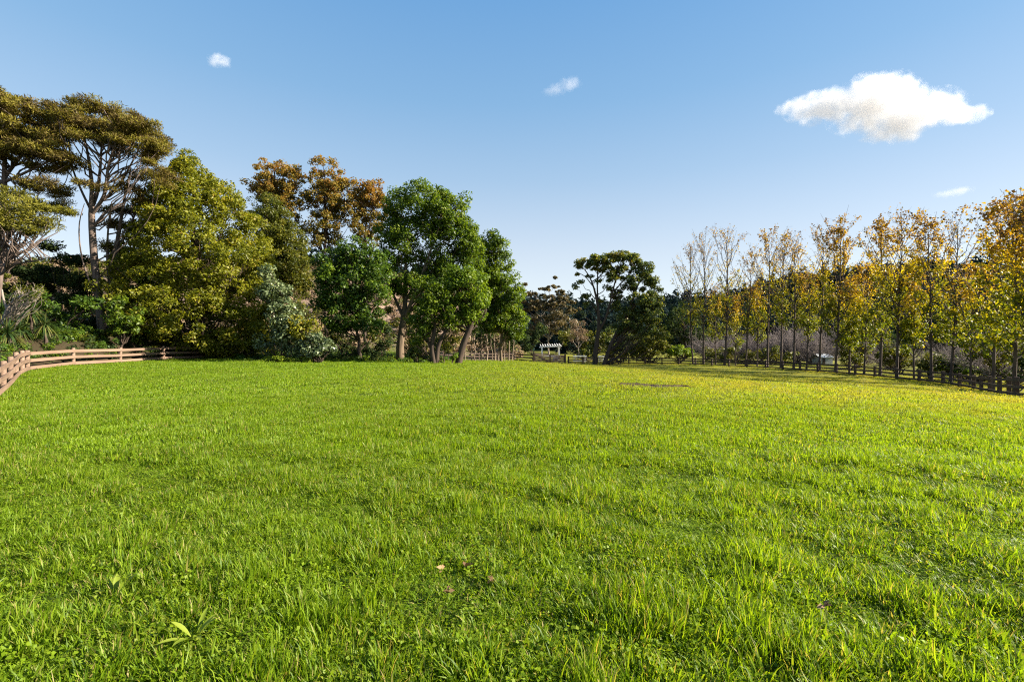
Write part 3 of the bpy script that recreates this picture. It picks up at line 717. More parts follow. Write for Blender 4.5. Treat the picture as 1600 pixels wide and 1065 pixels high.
# understorey shrubs
SHR = [
 ('pale grey-green glossy shrub climbing beside the conical tree', 440, 35.6, [(440, 480, 26, 46), (418, 445, 16, 36), (452, 510, 30, 36), (428, 530, 30, 26)], 'greygreen', .5, 1.2, 70, .22, .12),
 ('rounded grey-green shrub spilling onto the grass edge', 500, 34.8, [(500, 540, 28, 20), (482, 535, 24, 24), (465, 548, 24, 12)], 'greygreen', .45, 1.3, 70, .20, .11),
 ('yellow-green bushy sapling rising through the grey-green shrubs', 470, 34.9, [(462, 512, 16, 20), (482, 510, 16, 16), (474, 528, 12, 14)], 'yellowgreen', .5, 1.2, 80, .24, .11),
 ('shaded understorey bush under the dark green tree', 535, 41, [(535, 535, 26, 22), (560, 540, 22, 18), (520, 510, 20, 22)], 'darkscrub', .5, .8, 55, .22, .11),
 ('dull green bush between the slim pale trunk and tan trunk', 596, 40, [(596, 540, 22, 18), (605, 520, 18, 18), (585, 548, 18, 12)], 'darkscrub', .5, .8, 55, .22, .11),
 ('loose grey-green bush at the foot of the tan trunk', 650, 37.2, [(650, 548, 20, 14), (662, 540, 16, 12), (640, 552, 12, 9)], 'teal', .42, .8, 50, .2, .1),
 ('twiggy brown-green bush at the foot of the spreading stems', 694, 37.5, [(694, 550, 14, 12), (702, 540, 10, 14), (686, 556, 12, 8)], 'olive', .4, .7, 50, .2, .08),
 ('tangled thicket behind the tan trunk', 640, 46, [(640, 520, 34, 30), (610, 500, 30, 30), (670, 530, 30, 24)], 'olive', .6, .6, 45, .26, .12),
 ('tangled thicket behind the spreading stems', 700, 50, [(700, 525, 26, 26), (720, 515, 22, 24), (680, 510, 26, 26)], 'olive', .6, .6, 45, .28, .12),
 ('bright leafy tuft beside the leaning dark trunk', 706, 36.6, [(707, 560, 5, 6), (712, 556, 5, 6)], 'lime', .25, 1.2, 50, .16, .08),
 ('low lime weeds at the grass edge below the grey-green shrubs', 440, 34.4, [(440, 560, 22, 4), (470, 562, 18, 3), (415, 560, 12, 4)], 'weed', .25, .9, 30, .16, .08),
 ('deep shaded bush below the conical tree beside its trunk', 375, 41, [(380, 545, 26, 14), (350, 548, 22, 12), (400, 535, 18, 20)], 'darkscrub', .5, 1.0, 60, .22, .11),
 ('dense dark bush beyond the sapling trunks', 775, 72, [(775, 525, 24, 22), (800, 530, 18, 18), (750, 520, 24, 24), (822, 535, 12, 14)], 'darkscrub', .9, .8, 60, .4, .2),
]
for lab, bx, d, lobes, lm, cr, dens, n, Lf, Wf in SHR:
    b = D(bx, d); C, RR = lobe_clumps(lobes, d, cr, dens, squash=.75, fill=.35)
    C[:, 2] = np.maximum(C[:, 2], hgt(C[:, 0], C[:, 1]) + .12)
    tree('shrub', lab, b, [straight(b, b + [0, 0, max(.3, (C[:, 2].max() - b[2]) * .7)], .05, 5, .04)], C, RR, n, Lf, Wf, M[lm], M['b_dark'], nl=40, cat='bush', r0=.03, vbase=rng.uniform(.2, .8, len(C)))

# pale slender sapling trunks, tops lost in the foliage
for k, px in enumerate([726, 737, 742.5, 753, 760, 769, 773.5, 779, 784, 788.5, 795, 801]):
    d = 52 + rng.uniform(-1.5, 1.5); b = D(px, d); top = PT(px + rng.uniform(-3, 3), 505 + rng.uniform(-6, 8), d)
    C = np.array([top + rng.normal(0, .35, 3) + [0, 0, .3 * i] for i in range(5)]); RR = np.full((5, 3), .5)
    tree('sapling', 'pale slender sapling trunk, %s in its row counted from the gate' % ORD[11 - k], b, [straight(b - [0, 0, .1], top, rng.uniform(.06, .12), 8, .05)], C, RR, 45, .26, .12, M['green'], M['b_pale'], nl=4, group='pale sapling trunks beside the gate')

# ------------------------------------------------------------------ centre: far trees, pergola, two-trunked tree
CEN = [
 ('eucalypt_tree', 'wispy brown-grey tree with flat leaf tufts against the pale sky', 858, 112, [(835, 505, 18, 24), (858, 495, 24, 30), (880, 505, 22, 28)], 'eucalypt', 'b_grey', 1.1, .6, 60, .6, .26),
 ('dark_bush', 'dark round bush behind the white pergola', 832, 95, [(828, 530, 16, 18), (845, 520, 14, 18), (822, 545, 10, 10)], 'darkscrub', 'b_dark', .9, 1, 60, .42, .2),
 ('russet_shrub', 'pale russet feathery shrub beside the white pergola', 903, 84, [(902, 515, 13, 18), (908, 525, 11, 16), (895, 530, 10, 14)], 'palebrush', 'b_grey', .7, .7, 60, .34, .08),
 ('dark_bush', 'dull green bush between the russet shrub and two-trunked tree', 920, 88, [(920, 535, 16, 18), (885, 525, 14, 18), (940, 530, 14, 22)], 'olive', 'b_dark', .8, .8, 60, .4, .2),
 ('olive_bush', 'pale olive thicket behind the two dark trunks', 970, 85, [(962, 545, 20, 18), (985, 535, 20, 22), (950, 525, 12, 20), (915, 548, 14, 14)], 'teal', 'b_dark', .8, .8, 60, .4, .2),
 ('golden_bush', 'golden-olive rounded bush beside the two-trunked tree', 1018, 83, [(1018, 538, 22, 20), (998, 548, 20, 14), (1032, 530, 14, 20), (980, 552, 14, 12), (1045, 548, 12, 12)], 'olive', 'b_dark', .8, 1, 60, .4, .2),
 ('golden_bush', 'low bright green round bush by the first leaning row tree', 1062, 82, [(1062, 547, 15, 10), (1050, 550, 12, 8), (1078, 550, 10, 8)], 'lime', 'b_dark', .6, 1.2, 60, .34, .17),
 ('dark_tree', 'dark tree filling the gap between the two-trunked tree and tree row', 1070, 100, [(1065, 500, 26, 30), (1085, 520, 22, 26), (1050, 520, 20, 24), (1100, 530, 18, 20)], 'darkscrub', 'b_dark', 1.1, .8, 60, .5, .25),
 ('distant_tree', 'slate-dark tree beyond the fence behind the two dark trunks', 950, 140, [(930, 515, 18, 22), (955, 505, 18, 20), (905, 505, 14, 22), (975, 510, 18, 22)], 'forest', 'b_dark', 1.6, .8, 60, .8, .4),
]
for name, lab, bx, d, lobes, lm, bm_, cr, dens, n, Lf, Wf in CEN:
    b = D(bx, d); C, RR = lobe_clumps(lobes, d, cr, dens, squash=.6 if name == 'eucalypt_tree' else .8, fill=.3)
    C[:, 2] = np.maximum(C[:, 2], hgt(C[:, 0], C[:, 1]) + .2)
    if name == 'eucalypt_tree':
        tuf = [(845, 472, 12), (865, 463, 9), (830, 459, 10), (852, 451, 7), (866, 447, 5), (884, 466, 9), (892, 472, 6), (838, 480, 9), (822, 472, 6), (872, 470, 9), (858, 476, 10), (880, 478, 9), (826, 484, 8), (895, 484, 7), (848, 462, 5), (868, 433, 3), (821, 445, 3), (876, 456, 5)]
        C3 = np.concatenate([np.stack([PT(a_, b_, d + rng.uniform(-2, 2)) + rng.normal(0, 1, 3) * [r_ * .12, r_ * .12, .2] for _ in range(int(r_ * 1.3) + 1)]) for a_, b_, r_ in tuf])
        C = np.concatenate([C, C3]); RR = np.concatenate([RR, rng.uniform(.28, .55, (len(C3), 1)) * [1, 1, .45]])
    tree(name, lab, b, [straight(b, b + [0, 0, (C[:, 2].max() - b[2]) * .8], .22 if 'tree' in name else .1, 8, .15)], C, RR, n, Lf, Wf, M[lm], M[bm_], nl=60, cat='tree' if 'tree' in name else 'bush', spray=.4, vbase=rng.uniform(.2, .8, len(C)))

d = 74.0; b = D(929, d); b2 = D(944, d)
tk = [px_path([(928, 566, .42), (931, 540, .36), (937, 512, .30), (935, 480, .22), (930, 455, .16), (922, 430, .1), (908, 415, .05)], d, b),
      px_path([(935, 478, .16), (933, 450, .12, .5), (934, 425, .08, .5), (930, 402, .04, .5)], d),
      px_path([(934, 520, .2), (946, 500, .2, -.4), (954, 470, .15, -.6), (962, 435, .1, -.8), (972, 405, .04, -1)], d),
      px_path([(944, 566, .36), (953, 540, .3), (962, 522, .24), (976, 495, .2), (995, 455, .12), (1005, 415, .05)], d, b2),
      px_path([(930, 452, .09), (915, 432, .07, -.5), (900, 424, .03, -.5)], d)]
lobL = [(912, 412, 16, 9), (902, 426, 9, 6), (934, 404, 18, 9), (900, 448, 9, 5), (912, 462, 10, 8), (955, 405, 20, 10), (945, 420, 14, 9), (938, 440, 9, 6), (958, 432, 16, 12), (938, 470, 6, 4), (962, 460, 14, 10), (920, 432, 8, 5), (925, 416, 14, 8), (972, 400, 18, 9), (970, 420, 16, 10), (950, 450, 10, 7), (908, 440, 6, 4), (917, 476, 8, 5)]
lobR = [(985, 405, 22, 12), (1002, 420, 22, 18), (1018, 440, 18, 16), (985, 440, 20, 16), (1000, 470, 28, 22), (1020, 490, 22, 22), (985, 500, 26, 22), (1008, 515, 24, 14), (970, 478, 16, 14), (968, 512, 14, 12)]
C1, R1 = lobe_clumps(lobL, d, .6, 1.25, squash=.6); C2, R2 = lobe_clumps(lobR + [(1026, 465, 14, 18), (1032, 520, 12, 16)], d, .75, 1.35, squash=.7)
tree('two_trunked_tree', 'large tree with two dark diverging trunks standing before the brown fence', b, tk, np.concatenate([C1, C2]), np.concatenate([R1, R2]), 62, .36, .19, M['teal'], M['b_dark'], nl=120, r0=.07, inner=.12, jit=.9,
     vbase=np.concatenate([rng.uniform(.3, .95, len(C1)), rng.uniform(.1, .7, len(C2))]))

# white pergola beyond the gate
pb_ = D(845, 90); pr = empty('pergola', pb_, 'white timber pergola with slatted roof beyond the gate', 'pergola')
def pbox(name, lx, ly, lz, loc, m=M['w_white'], rot=(0, 0, 0)):
    o = link(name, box_mesh(name, lx, ly, lz, m, 0, -lx / 2), pr); o.location = loc; o.rotation_euler = rot; return o
for x in (.3, 3.7):
    for y in (0, 2.4): pbox('post', .14, .14, 2.7, (x, y, 1.35))
for y in (0, 2.4): pbox('beam', 4.4, .1, .2, (2.0, y, 2.78), rot=(0, R(-3), 0))
for k in range(9): pbox('rafter', .09, 3.4, .16, (.05 + k * .48, 1.2, 2.98 + k * .022), rot=(R(6), 0, 0))
pbox('bench_top', 4.0, 1.0, .1, (1.9, -.4, .95)); pbox('cabinet', 1.0, .8, .9, (2.9, -.3, .45))
pbox('bench_leg', .1, .9, .9, (.1, -.4, .45))

# shed with pale roof seen under the yellow trees
sb = D(1291, 75); sr = empty('shed', sb, 'low shed with pale metal roof glimpsed between the yellow row trunks', 'shed')
w = box_mesh('wall', 5.0, 4.0, 2.0, M['m_wall'], 0, -2.5); o = link('wall', w, sr); o.location = (0, 2, 1.0)
for s in (-1, 1):
    rf_ = box_mesh('roof_sheet', 5.6, 2.5, .06, M['m_roof'], 0, -2.8); o = link('roof', rf_, sr); o.location = (0, 2 + s * 1.12, 2.42); o.rotation_euler = (R(-20 * s), 0, 0)
sr.scale = (.42, .5, .62)
dmesh = box_mesh('door', 1.1, .06, 1.8, M['w_brown'], 0, -.55); o = link('door', dmesh, sr); o.location = (-1, -.035, .92)

# ------------------------------------------------------------------ the autumn tree row on the right
def row_tree_meshes(H, width, leafy, top, seed, lean=0.0, fork=False, start=.25, short=False):
    global rng
    keep = rng; rng = np.random.default_rng(seed)
    tb = MB(); lb = MB()
    K = 16; t = np.linspace(0, 1, K)
    tr = np.stack([lean * H * (t - .4 * t * t) + .10 * np.cumsum(rng.normal(0, .6, K)) * t, .10 * np.cumsum(rng.normal(0, .6, K)) * t, H * t], 1)
    rad = .115 * (H / 15) * (1 - t) ** .8 + .014; rad[0] *= 1.3
    tb.add(*tubes(tr, rad, 8))
    nb = 42
    tt = start + (0.98 - start) * (np.arange(nb) + rng.random(nb)) / nb
    az = np.arange(nb) * 2.399 + rng.normal(0, .5, nb); el = R(42) + R(18) * rng.random(nb) + R(8) * tt
    ln = width * (0.55 + .75 * np.sin(np.pi * np.clip((tt - start) / (1 - start), 0.06, .94)) ** .7) * rng.uniform(.65, 1.25, nb)
    big = rng.random(nb) < (.14 if not fork else .25); ln = np.where(big & (tt < .7), ln * 1.75, ln); el = np.where(big, el + R(8), el)
    ln = np.minimum(ln, (H * 1.03 - H * tt) / np.sin(el) + .4)
    S = np.stack([np.interp(tt, t, tr[:, i]) for i in range(3)], 1)
    dr = np.stack([np.cos(az) * np.cos(el), np.sin(az) * np.cos(el), np.sin(el)], 1)
    K2 = 7; u = np.linspace(0, 1, K2)
    BP = S[:, None] + dr[:, None] * (ln[:, None] * u)[..., None]
    BP[:, :, 2] += (u ** 2)[None] * ln[:, None] * .16
    BP[:, 1:] += np.cumsum(rng.normal(0, .035, (nb, K2 - 1, 3)), 1) * ln[:, None, None]
    BR = (np.interp(tt, t, rad) * .5)[:, None] * (1 - u)[None] ** .8 + .008
    tb.add(*tubes(BP, BR, 5))
    ntw = 9
    bi = np.repeat(np.arange(nb), ntw); uu = rng.uniform(.2, 1, nb * ntw)
    iu = np.clip((uu * (K2 - 1)).astype(int), 0, K2 - 2); fr = uu * (K2 - 1) - iu
    TS = BP[bi, iu] * (1 - fr[:, None]) + BP[bi, iu + 1] * fr[:, None]
    td = nrm(dr[bi] * .7 + rdir(len(bi)) * .9 + [0, 0, .25]); tl_ = rng.uniform(.35, .95, len(bi)) * (1.15 - .3 * uu)
    u3 = np.linspace(0, 1, 4); TP = TS[:, None] + td[:, None] * (tl_[:, None] * u3)[..., None]
    TP[:, 1:] += rng.normal(0, .03, (len(bi), 3, 3))
    tb.add(*tubes(TP, (.011 * (1 - .7 * u3))[None].repeat(len(bi), 0), 3))
    hz = TP[:, -1, 2] / H
    # leaf fall starts at the top: fewer and browner leaves there, darkened further as if backlit
    bf = (rng.random(nb) ** 1.4 * 2.1 + .1)[bi]
    cnt = np.where(hz < .58, 11.0 * leafy, np.where(hz < .75, 8.0 * leafy * (.3 + .7 * top), 5.5 * top + .5)) * rng.uniform(.2, 1.8, len(bi)) * bf
    cnt = rng.poisson(cnt)
    li = np.repeat(np.arange(len(bi)), cnt); n = len(li)
    P = TP[li, 0] + (TP[li, -1] - TP[li, 0]) * rng.random(n)[:, None] * 1.1 + rng.normal(0, .12, (n, 3))
    A = nrm(rdir(n) + [0, 0, -.5]); Nn = rdir(n)
    h = P[:, 2] / H
    tw = rng.normal(0, .06, len(bi))[li]
    v = np.clip((-.08 if short else -.03) + .46 * np.clip(h - .15, 0, 1) + .34 * sst(.58, .9, h) + tw + rng.normal(0, .09, n), 0.01, .99)
    Ls = rng.uniform(.13, .25, n)
    V, q, a = leaf_quads(P, A, Nn, Ls, Ls * .85, v); lb.add(V, q, a)
    # inner foliage clusters hanging on the lower trunk
    rng = keep
    return tb.mesh('trunk', M['b_poplar'], True), lb.mesh('crown', M['poplar'])

fx = np.array([(p[0] / p[1]) * F + CX for p in rf]); fd = np.array([p[1] for p in rf]); od = np.argsort(fx)
ROW = [  # px of the trunk, py of the top, leafiness, fullness of the top, lean
 (1083, 392, .8, .35, -.09), (1099, 376, .8, .25, .0), (1118, 452, .9, .6, .0), (1132, 368, 1.0, .4, .05), (1149, 470, .9, .6, .01), (1165, 402, .7, .6, .02), (1183, 455, 1., .7, .0),
 (1199, 372, .9, .55, .0), (1220, 378, .9, .5, .03), (1240, 376, .9, .5, .03), (1260, 430, 1.1, .7, .02), (1280, 370, 1.1, .75, .01), (1305, 360, 1.2, 1.5, .06), (1327, 440, 1.3, 1., .03), (1350, 425, 1.3, 1., .03),
 (1375, 358, 1.2, 1.4, .04), (1401, 347, 1.2, 1.4, .03), (1428, 440, 1.3, 1.0, .0), (1455, 347, 1.2, 1.2, .0), (1485, 356, 1.0, .15, .05), (1516, 430, 1.2, 1.0, .02), (1551, 343, .95, 1.1, .04), (1585, 330, .9, 1.1, .04), (1622, 335, .9, 1.1, .0), (1665, 340, .9, 1.1, .02)]
for k, (px, py, lf, tp, lean) in enumerate(ROW):
    d0 = float(np.interp(px, fx[od], fd[od])); d = d0 + 1.9 + .6 * rng.random() + (1.2 if py > 420 else 0)
    b = D(px, d); H = PT(px, py, d)[2] - b[2]; lean += rng.uniform(-.03, .03)
    if py > 420: lab, grp = 'shorter yellow-leaved tree', 'short yellow trees in the fence-side row'
    elif px == 1083: lab, grp = 'thin-crowned leaning tree', None
    elif px == 1485: lab, grp = 'tree with bare leafless spike', None
    elif px == 1305: lab, grp = 'tree with rounded golden top', None
    elif tp <= .8: lab, grp = 'nearly bare-topped tall tree', 'tall thin-topped trees in the fence-side row'
    else: lab, grp = 'tall tree golden-brown to its top', 'tall golden trees in the fence-side row'
    grp = 'autumn trees in the fence-side row'
    lab = '%s, %s in the fence-side row from the two-trunked tree' % (lab.split(' behind the')[0].split(' in the fence-side')[0].split(' on a leaning')[0].split(' towards')[0].replace(' filling a gap', ''), ORD[k])
    tm, lm = row_tree_meshes(H, max(2.3, 2.75 * H / 15), lf, tp, 100 + k, lean, fork=(k % 3 == 0), start=.20 if px > 1290 else .26, short=py > 420)
    root = empty('row_tree', b - [0, 0, .05], lab, 'tree', grp)
    link('trunk', tm, root); link('crown', lm, root)

# bare grey twiggy shrubs behind the row
def bare_mesh(H, Wd, seed, n=34):
    g = np.random.default_rng(seed); tb = MB()
    az = g.uniform(0, 6.28, n); el = np.arcsin(g.uniform(.35, .98, n)); ln = H * g.uniform(.6, 1.05, n)
    dr = np.stack([np.cos(az) * np.cos(el) * Wd, np.sin(az) * np.cos(el) * Wd, np.sin(el)], 1); u = np.linspace(0, 1, 6)
    P = dr[:, None] * (ln[:, None] * u)[..., None]; P[:, 1:] += np.cumsum(g.normal(0, .04 * H / 3, (n, 5, 3)), 1)
    tb.add(*tubes(P, np.broadcast_to(.035 * (1 - u) + .008, (n, 6)), 4))
    m = 16; bi = np.repeat(np.arange(n), m); k = g.integers(1, 5, n * m); S = P[bi, k] + (P[bi, k + 1] - P[bi, k]) * g.random((n * m, 1))
    td = nrm(dr[bi] + nrm(g.normal(size=(n * m, 3))) * .9 + [0, 0, .3]); l2 = H * g.uniform(.12, .32, n * m); u2 = np.linspace(0, 1, 4)
    P2 = S[:, None] + td[:, None] * (l2[:, None] * u2)[..., None]; P2[:, 1:] += g.normal(0, .03 * H / 3, (n * m, 3, 3))
    tb.add(*tubes(P2, np.broadcast_to(.014 * (1 - .6 * u2), (n * m, 4)), 3))
    m2 = 3; b2 = np.repeat(np.arange(n * m), m2); S = P2[b2, g.integers(1, 4, len(b2))]
    td = nrm(td[b2] + nrm(g.normal(size=(len(b2), 3)))); u3 = np.linspace(0, 1, 3); P3 = S[:, None] + td[:, None] * (l2[b2][:, None] * .6 * u3)[..., None]
    tb.add(*tubes(P3, np.broadcast_to(.010 * (1 - .5 * u3), (len(b2), 3)), 3))
    return tb.mesh('branches', M['b_twig'], True)
bare = [bare_mesh(4.5, 1.0, 51), bare_mesh(4.5, 1.25, 52), bare_mesh(4.5, .9, 53)]
for k, (px, d, s) in enumerate([(1128, 88, 1.25), (1150, 90, 1.4), (1172, 86, 1.2), (1208, 84, 1.45), (1228, 82, 1.3), (1246, 80, 1.5), (1268, 78, 1.6), (1285, 80, 1.5), (1340, 66, 1.0), (1478, 53, .95), (1512, 55, 1.0), (1552, 50, .9), (1590, 42, 1.35), (1395, 62, 1.0), (1105, 92, 1.2), (1190, 90, 1.2)]):
    b = D(px, d); near = int(np.argmin([abs(rw[0] - px) for rw in ROW]))
    root = empty('bare_shrub', b, 'leafless grey twiggy shrub behind the %s row tree from the two-trunked tree' % ORD[near], 'shrub', 'leafless grey shrubs behind the row')
    root.scale = (s, s, s); root.rotation_euler = (0, 0, k * 1.7); link('branches', bare[k % 3], root)

# leafy shrubs and hedge behind the right fence
RS = [
 ('leafy green-gold bush behind the fence below the first golden-topped trees', 1326, 60, [(1326, 555, 14, 20), (1318, 545, 10, 18), (1340, 560, 10, 14)], 'olive', .5, .9, 55, .26, .13),
 ('spreading olive bush behind the fence between the bare shrub and golden trunks', 1405, 53, [(1405, 560, 18, 18), (1385, 552, 14, 22), (1420, 555, 12, 20)], 'olive', .5, .9, 55, .26, .13),
 ('dark low bush behind the fence under the bare-spiked row tree', 1490, 46, [(1490, 570, 16, 14), (1475, 560, 14, 18), (1505, 562, 12, 16)], 'darkscrub', .5, .9, 55, .24, .12),
 ('bushy yellow-green regrowth behind the fence beside the hedge row', 1560, 40, [(1560, 560, 18, 20), (1545, 545, 14, 20), (1580, 552, 14, 22)], 'yellowgreen', .45, .8, 50, .22, .13),
 ('long dull thicket behind the fence under the thin-topped trees', 1180, 76, [(1110, 552, 16, 12, 6), (1140, 550, 18, 14, 4), (1172, 554, 18, 12, 2), (1205, 552, 18, 14), (1235, 556, 14, 12, -4)], 'olive', .6, .8, 50, .3, .15),
 ('dark leafy bush pressed against the weathered fence below the golden trees', 1450, 46.5, [(1450, 568, 12, 18), (1443, 575, 10, 12), (1457, 560, 8, 12)], 'olive', .45, 1.0, 55, .24, .12),
 ('dark bush behind the last bays of the weathered fence', 1590, 34, [(1590, 575, 16, 22), (1612, 565, 16, 26), (1580, 590, 12, 12)], 'darkscrub', .5, 1.1, 60, .24, .12),
 ('low yellow-green hedge row between the fence and the bare shrubs', 1520, 44, [(1470, 574, 14, 7, 3), (1490, 577, 14, 7, 2), (1512, 578, 14, 7, 1), (1535, 579, 14, 7), (1555, 580, 14, 8, -1), (1575, 582, 12, 7, -2)], 'lime', .4, 1.3, 55, .24, .12),
 ('shadowy bush mass beyond the hedge row', 1540, 60, [(1540, 545, 26, 22), (1570, 535, 24, 24), (1505, 550, 20, 16)], 'forest', .8, .9, 60, .4, .2),
 ('dark evergreen bush behind the golden trees near the shed', 1390, 72, [(1385, 530, 20, 28), (1405, 545, 16, 18), (1370, 545, 16, 18)], 'darkscrub', .8, .9, 60, .4, .2),
 ('green bush on the grass strip behind the thin-topped trees', 1262, 88, [(1262, 556, 14, 8), (1245, 552, 10, 9)], 'green', .6, 1.0, 60, .34, .17),
 ('yellow sapling thicket filling the row beside the shed', 1335, 62, [(1335, 535, 22, 26), (1318, 520, 16, 22), (1352, 515, 18, 28), (1345, 555, 16, 14)], 'olive', .6, .7, 45, .3, .18),
 ('dark trees massed on the flat beyond the far rail fence', 1440, 95, [(1440, 505, 30, 32), (1470, 515, 26, 28), (1410, 515, 24, 28), (1500, 500, 26, 32), (1540, 500, 26, 30), (1585, 495, 30, 32)], 'forest', 1.2, .8, 60, .6, .3)]
for lab, bx, d, lobes, lm, cr, dens, n, Lf, Wf in RS:
    b = D(bx, d); C, RR = lobe_clumps(lobes, d, cr, dens, squash=.75, fill=.35)
    C[:, 2] = np.maximum(C[:, 2], hgt(C[:, 0], C[:, 1]) + .15)
    nm = 'hedge' if 'hedge row between' in lab else 'shrub'
    tree(nm, lab, b, [straight(b, b + [0, 0, max(.4, (C[:, 2].max() - b[2]) * .7)], .07, 5, .04)], C, RR, n, Lf, Wf, M[lm], M['b_dark'], nl=40, cat='hedge' if nm == 'hedge' else 'bush', r0=.04, vbase=rng.uniform(.2, .8, len(C)))

# ------------------------------------------------------------------ geometry-node scattering (grass, far forest, scrub)
def scatter(name, P, rot, scl, idx, variants, label, tiltv=None):
    """one 'stuff' object: variant meshes instanced on points with stored rotation, scale and variant"""
    coll = bpy.data.collections.new(name + '_pieces')
    for k, me in enumerate(variants):
        coll.objects.link(bpy.data.objects.new('%s_piece_%02d' % (name, k), me))
    me = bpy.data.meshes.new(name); me.vertices.add(len(P)); me.vertices.foreach_set('co', np.asarray(P, np.float32).ravel())
    for nm, ty, dat, key in (('rot', 'FLOAT_VECTOR', rot, 'vector'), ('scl', 'FLOAT_VECTOR', scl, 'vector'), ('idx', 'INT', idx, 'value')):
        at = me.attributes.new(nm, ty, 'POINT'); at.data.foreach_set(key, np.asarray(dat, np.int32 if ty == 'INT' else np.float32).ravel())
    ng = bpy.data.node_groups.new(name + '_scatter', 'GeometryNodeTree')
    ng.interface.new_socket('Geometry', in_out='INPUT', socket_type='NodeSocketGeometry')
    ng.interface.new_socket('Geometry', in_out='OUTPUT', socket_type='NodeSocketGeometry')
    gi = ng.nodes.new('NodeGroupInput'); go = ng.nodes.new('NodeGroupOutput')
    ci = ng.nodes.new('GeometryNodeCollectionInfo'); ci.inputs['Collection'].default_value = coll
    ci.inputs['Separate Children'].default_value = True; ci.inputs['Reset Children'].default_value = True
    ip = ng.nodes.new('GeometryNodeInstanceOnPoints'); ip.inputs['Pick Instance'].default_value = True
    def na(nm, ty):
        n = ng.nodes.new('GeometryNodeInputNamedAttribute'); n.data_type = ty; n.inputs['Name'].default_value = nm; return n.outputs['Attribute']
    e2r = ng.nodes.new('FunctionNodeEulerToRotation'); ng.links.new(na('rot', 'FLOAT_VECTOR'), e2r.inputs[0])
    ng.links.new(gi.outputs[0], ip.inputs['Points']); ng.links.new(ci.outputs[0], ip.inputs['Instance'])
    ng.links.new(na('idx', 'INT'), ip.inputs['Instance Index']); ng.links.new(e2r.outputs[0], ip.inputs['Rotation'])
    ng.links.new(na('scl', 'FLOAT_VECTOR'), ip.inputs['Scale']); ng.links.new(ip.outputs[0], go.inputs[0])
    o = link(name, me); md = o.modifiers.new('scatter', 'NODES'); md.node_group = ng
    me.materials.append(variants[0].materials[0])
    return tag(o, label, kind='stuff')

def blades_mesh(n, rad, L0, L1, w, seed, m=m_grass, broad=0, segs=3, lean=.5, dead=.04):
    g = np.random.default_rng(seed); mb = MB()
    th = g.uniform(0, 6.28, n); rr = rad * np.sqrt(g.random(n)); B = np.stack([rr * np.cos(th), rr * np.sin(th), np.full(n, -.01)], 1)
    ln = g.uniform(L0, L1, n) * (1 - .35 * (rr / rad) ** 2)
    ba = th + g.normal(0, 1.0, n); o2 = np.stack([np.cos(ba), np.sin(ba), np.zeros(n)], 1)
    bend = np.abs(g.normal(lean, .35, n)); t = np.linspace(0, 1, segs + 1)
    ang = (.15 + bend[:, None] * 1.25 * t[None]); dl = ln[:, None] / segs
    hx = np.concatenate([np.zeros((n, 1)), np.cumsum(np.sin(ang[:, :-1]) * dl, 1)], 1); hz = np.concatenate([np.zeros((n, 1)), np.cumsum(np.cos(ang[:, :-1]) * dl, 1)], 1)
    P = B[:, None] + o2[:, None] * hx[..., None]; P[:, :, 2] += hz
    S = np.stack([-o2[:, 1], o2[:, 0], np.zeros(n)], 1); S = nrm(S + g.normal(0, .35, (n, 3)))
    ww = np.array([.8, 1, .75, .08]) if segs == 3 else np.array([.9, .9, .08])
    wd = w * g.uniform(.6, 1.4, n)
    V = np.stack([P - S[:, None] * (wd[:, None] * ww)[..., None] * .5, P + S[:, None] * (wd[:, None] * ww)[..., None] * .5], 2)
    ii = np.arange(n * (segs + 1) * 2).reshape(n, segs + 1, 2)
    q = np.stack([ii[:, :-1, 0], ii[:, :-1, 1], ii[:, 1:, 1], ii[:, 1:, 0]], -1)
    v = np.clip(g.normal(.48, .22, n), .02, .9); v[g.random(n) < dead] = .99
    mb.add(V, q, np.repeat(v, (segs + 1) * 2))
    if broad:
        bp = np.stack([g.uniform(-rad, rad, broad), g.uniform(-rad, rad, broad), g.uniform(.02, L1 * .55, broad)], 1)
        A = nrm(np.stack([g.normal(size=broad), g.normal(size=broad), g.normal(.1, .3, broad)], 1)); Nn = nrm(g.normal(0, .45, (broad, 3)) + [0, 0, 1])
        l = g.uniform(.010, .022, broad)
        V, q, a = leaf_quads(bp, A, Nn, l, l * .9, np.clip(g.normal(.6, .15, broad), 0, .92)); mb.add(V, q, a)
    return mb.mesh('grass_tuft', m)

VAR = []
for s in range(5): VAR.append(blades_mesh(70, .11, .022, .072, .0052, 200 + s, lean=.85, dead=.05))               # 0-4 fine tufts
for s in range(3): VAR.append(blades_mesh(20, .12, .022, .06, .0052, 220 + s, broad=120))         # 5-7 clover and herbs
for s in range(3): VAR.append(blades_mesh(50, .09, .05, .125, .0062, 230 + s, lean=.9, dead=.08))  # 8-10 longer tussock
for s in range(4): VAR.append(blades_mesh(90, .26, .028, .078, .0105, 240 + s, segs=2, lean=.8, dead=.06))            # 11-14 middle distance
for s in range(4): VAR.append(blades_mesh(80, .55, .03, .075, .026, 250 + s, segs=2, dead=.02, lean=.8))  # 15-18 far

def lowfreq(x, y, s=1.0):
    return .5 + .25 * (np.sin(x * 2.1 * s + 1.7 * np.sin(y * 1.3 * s)) * np.sin(y * 2.7 * s + 1.2 * np.sin(x * 1.6 * s + .5)) + np.sin(x * 5.3 * s + y * 1.9 * s + 2) * np.sin(y * 4.7 * s - x * 2.3 * s))

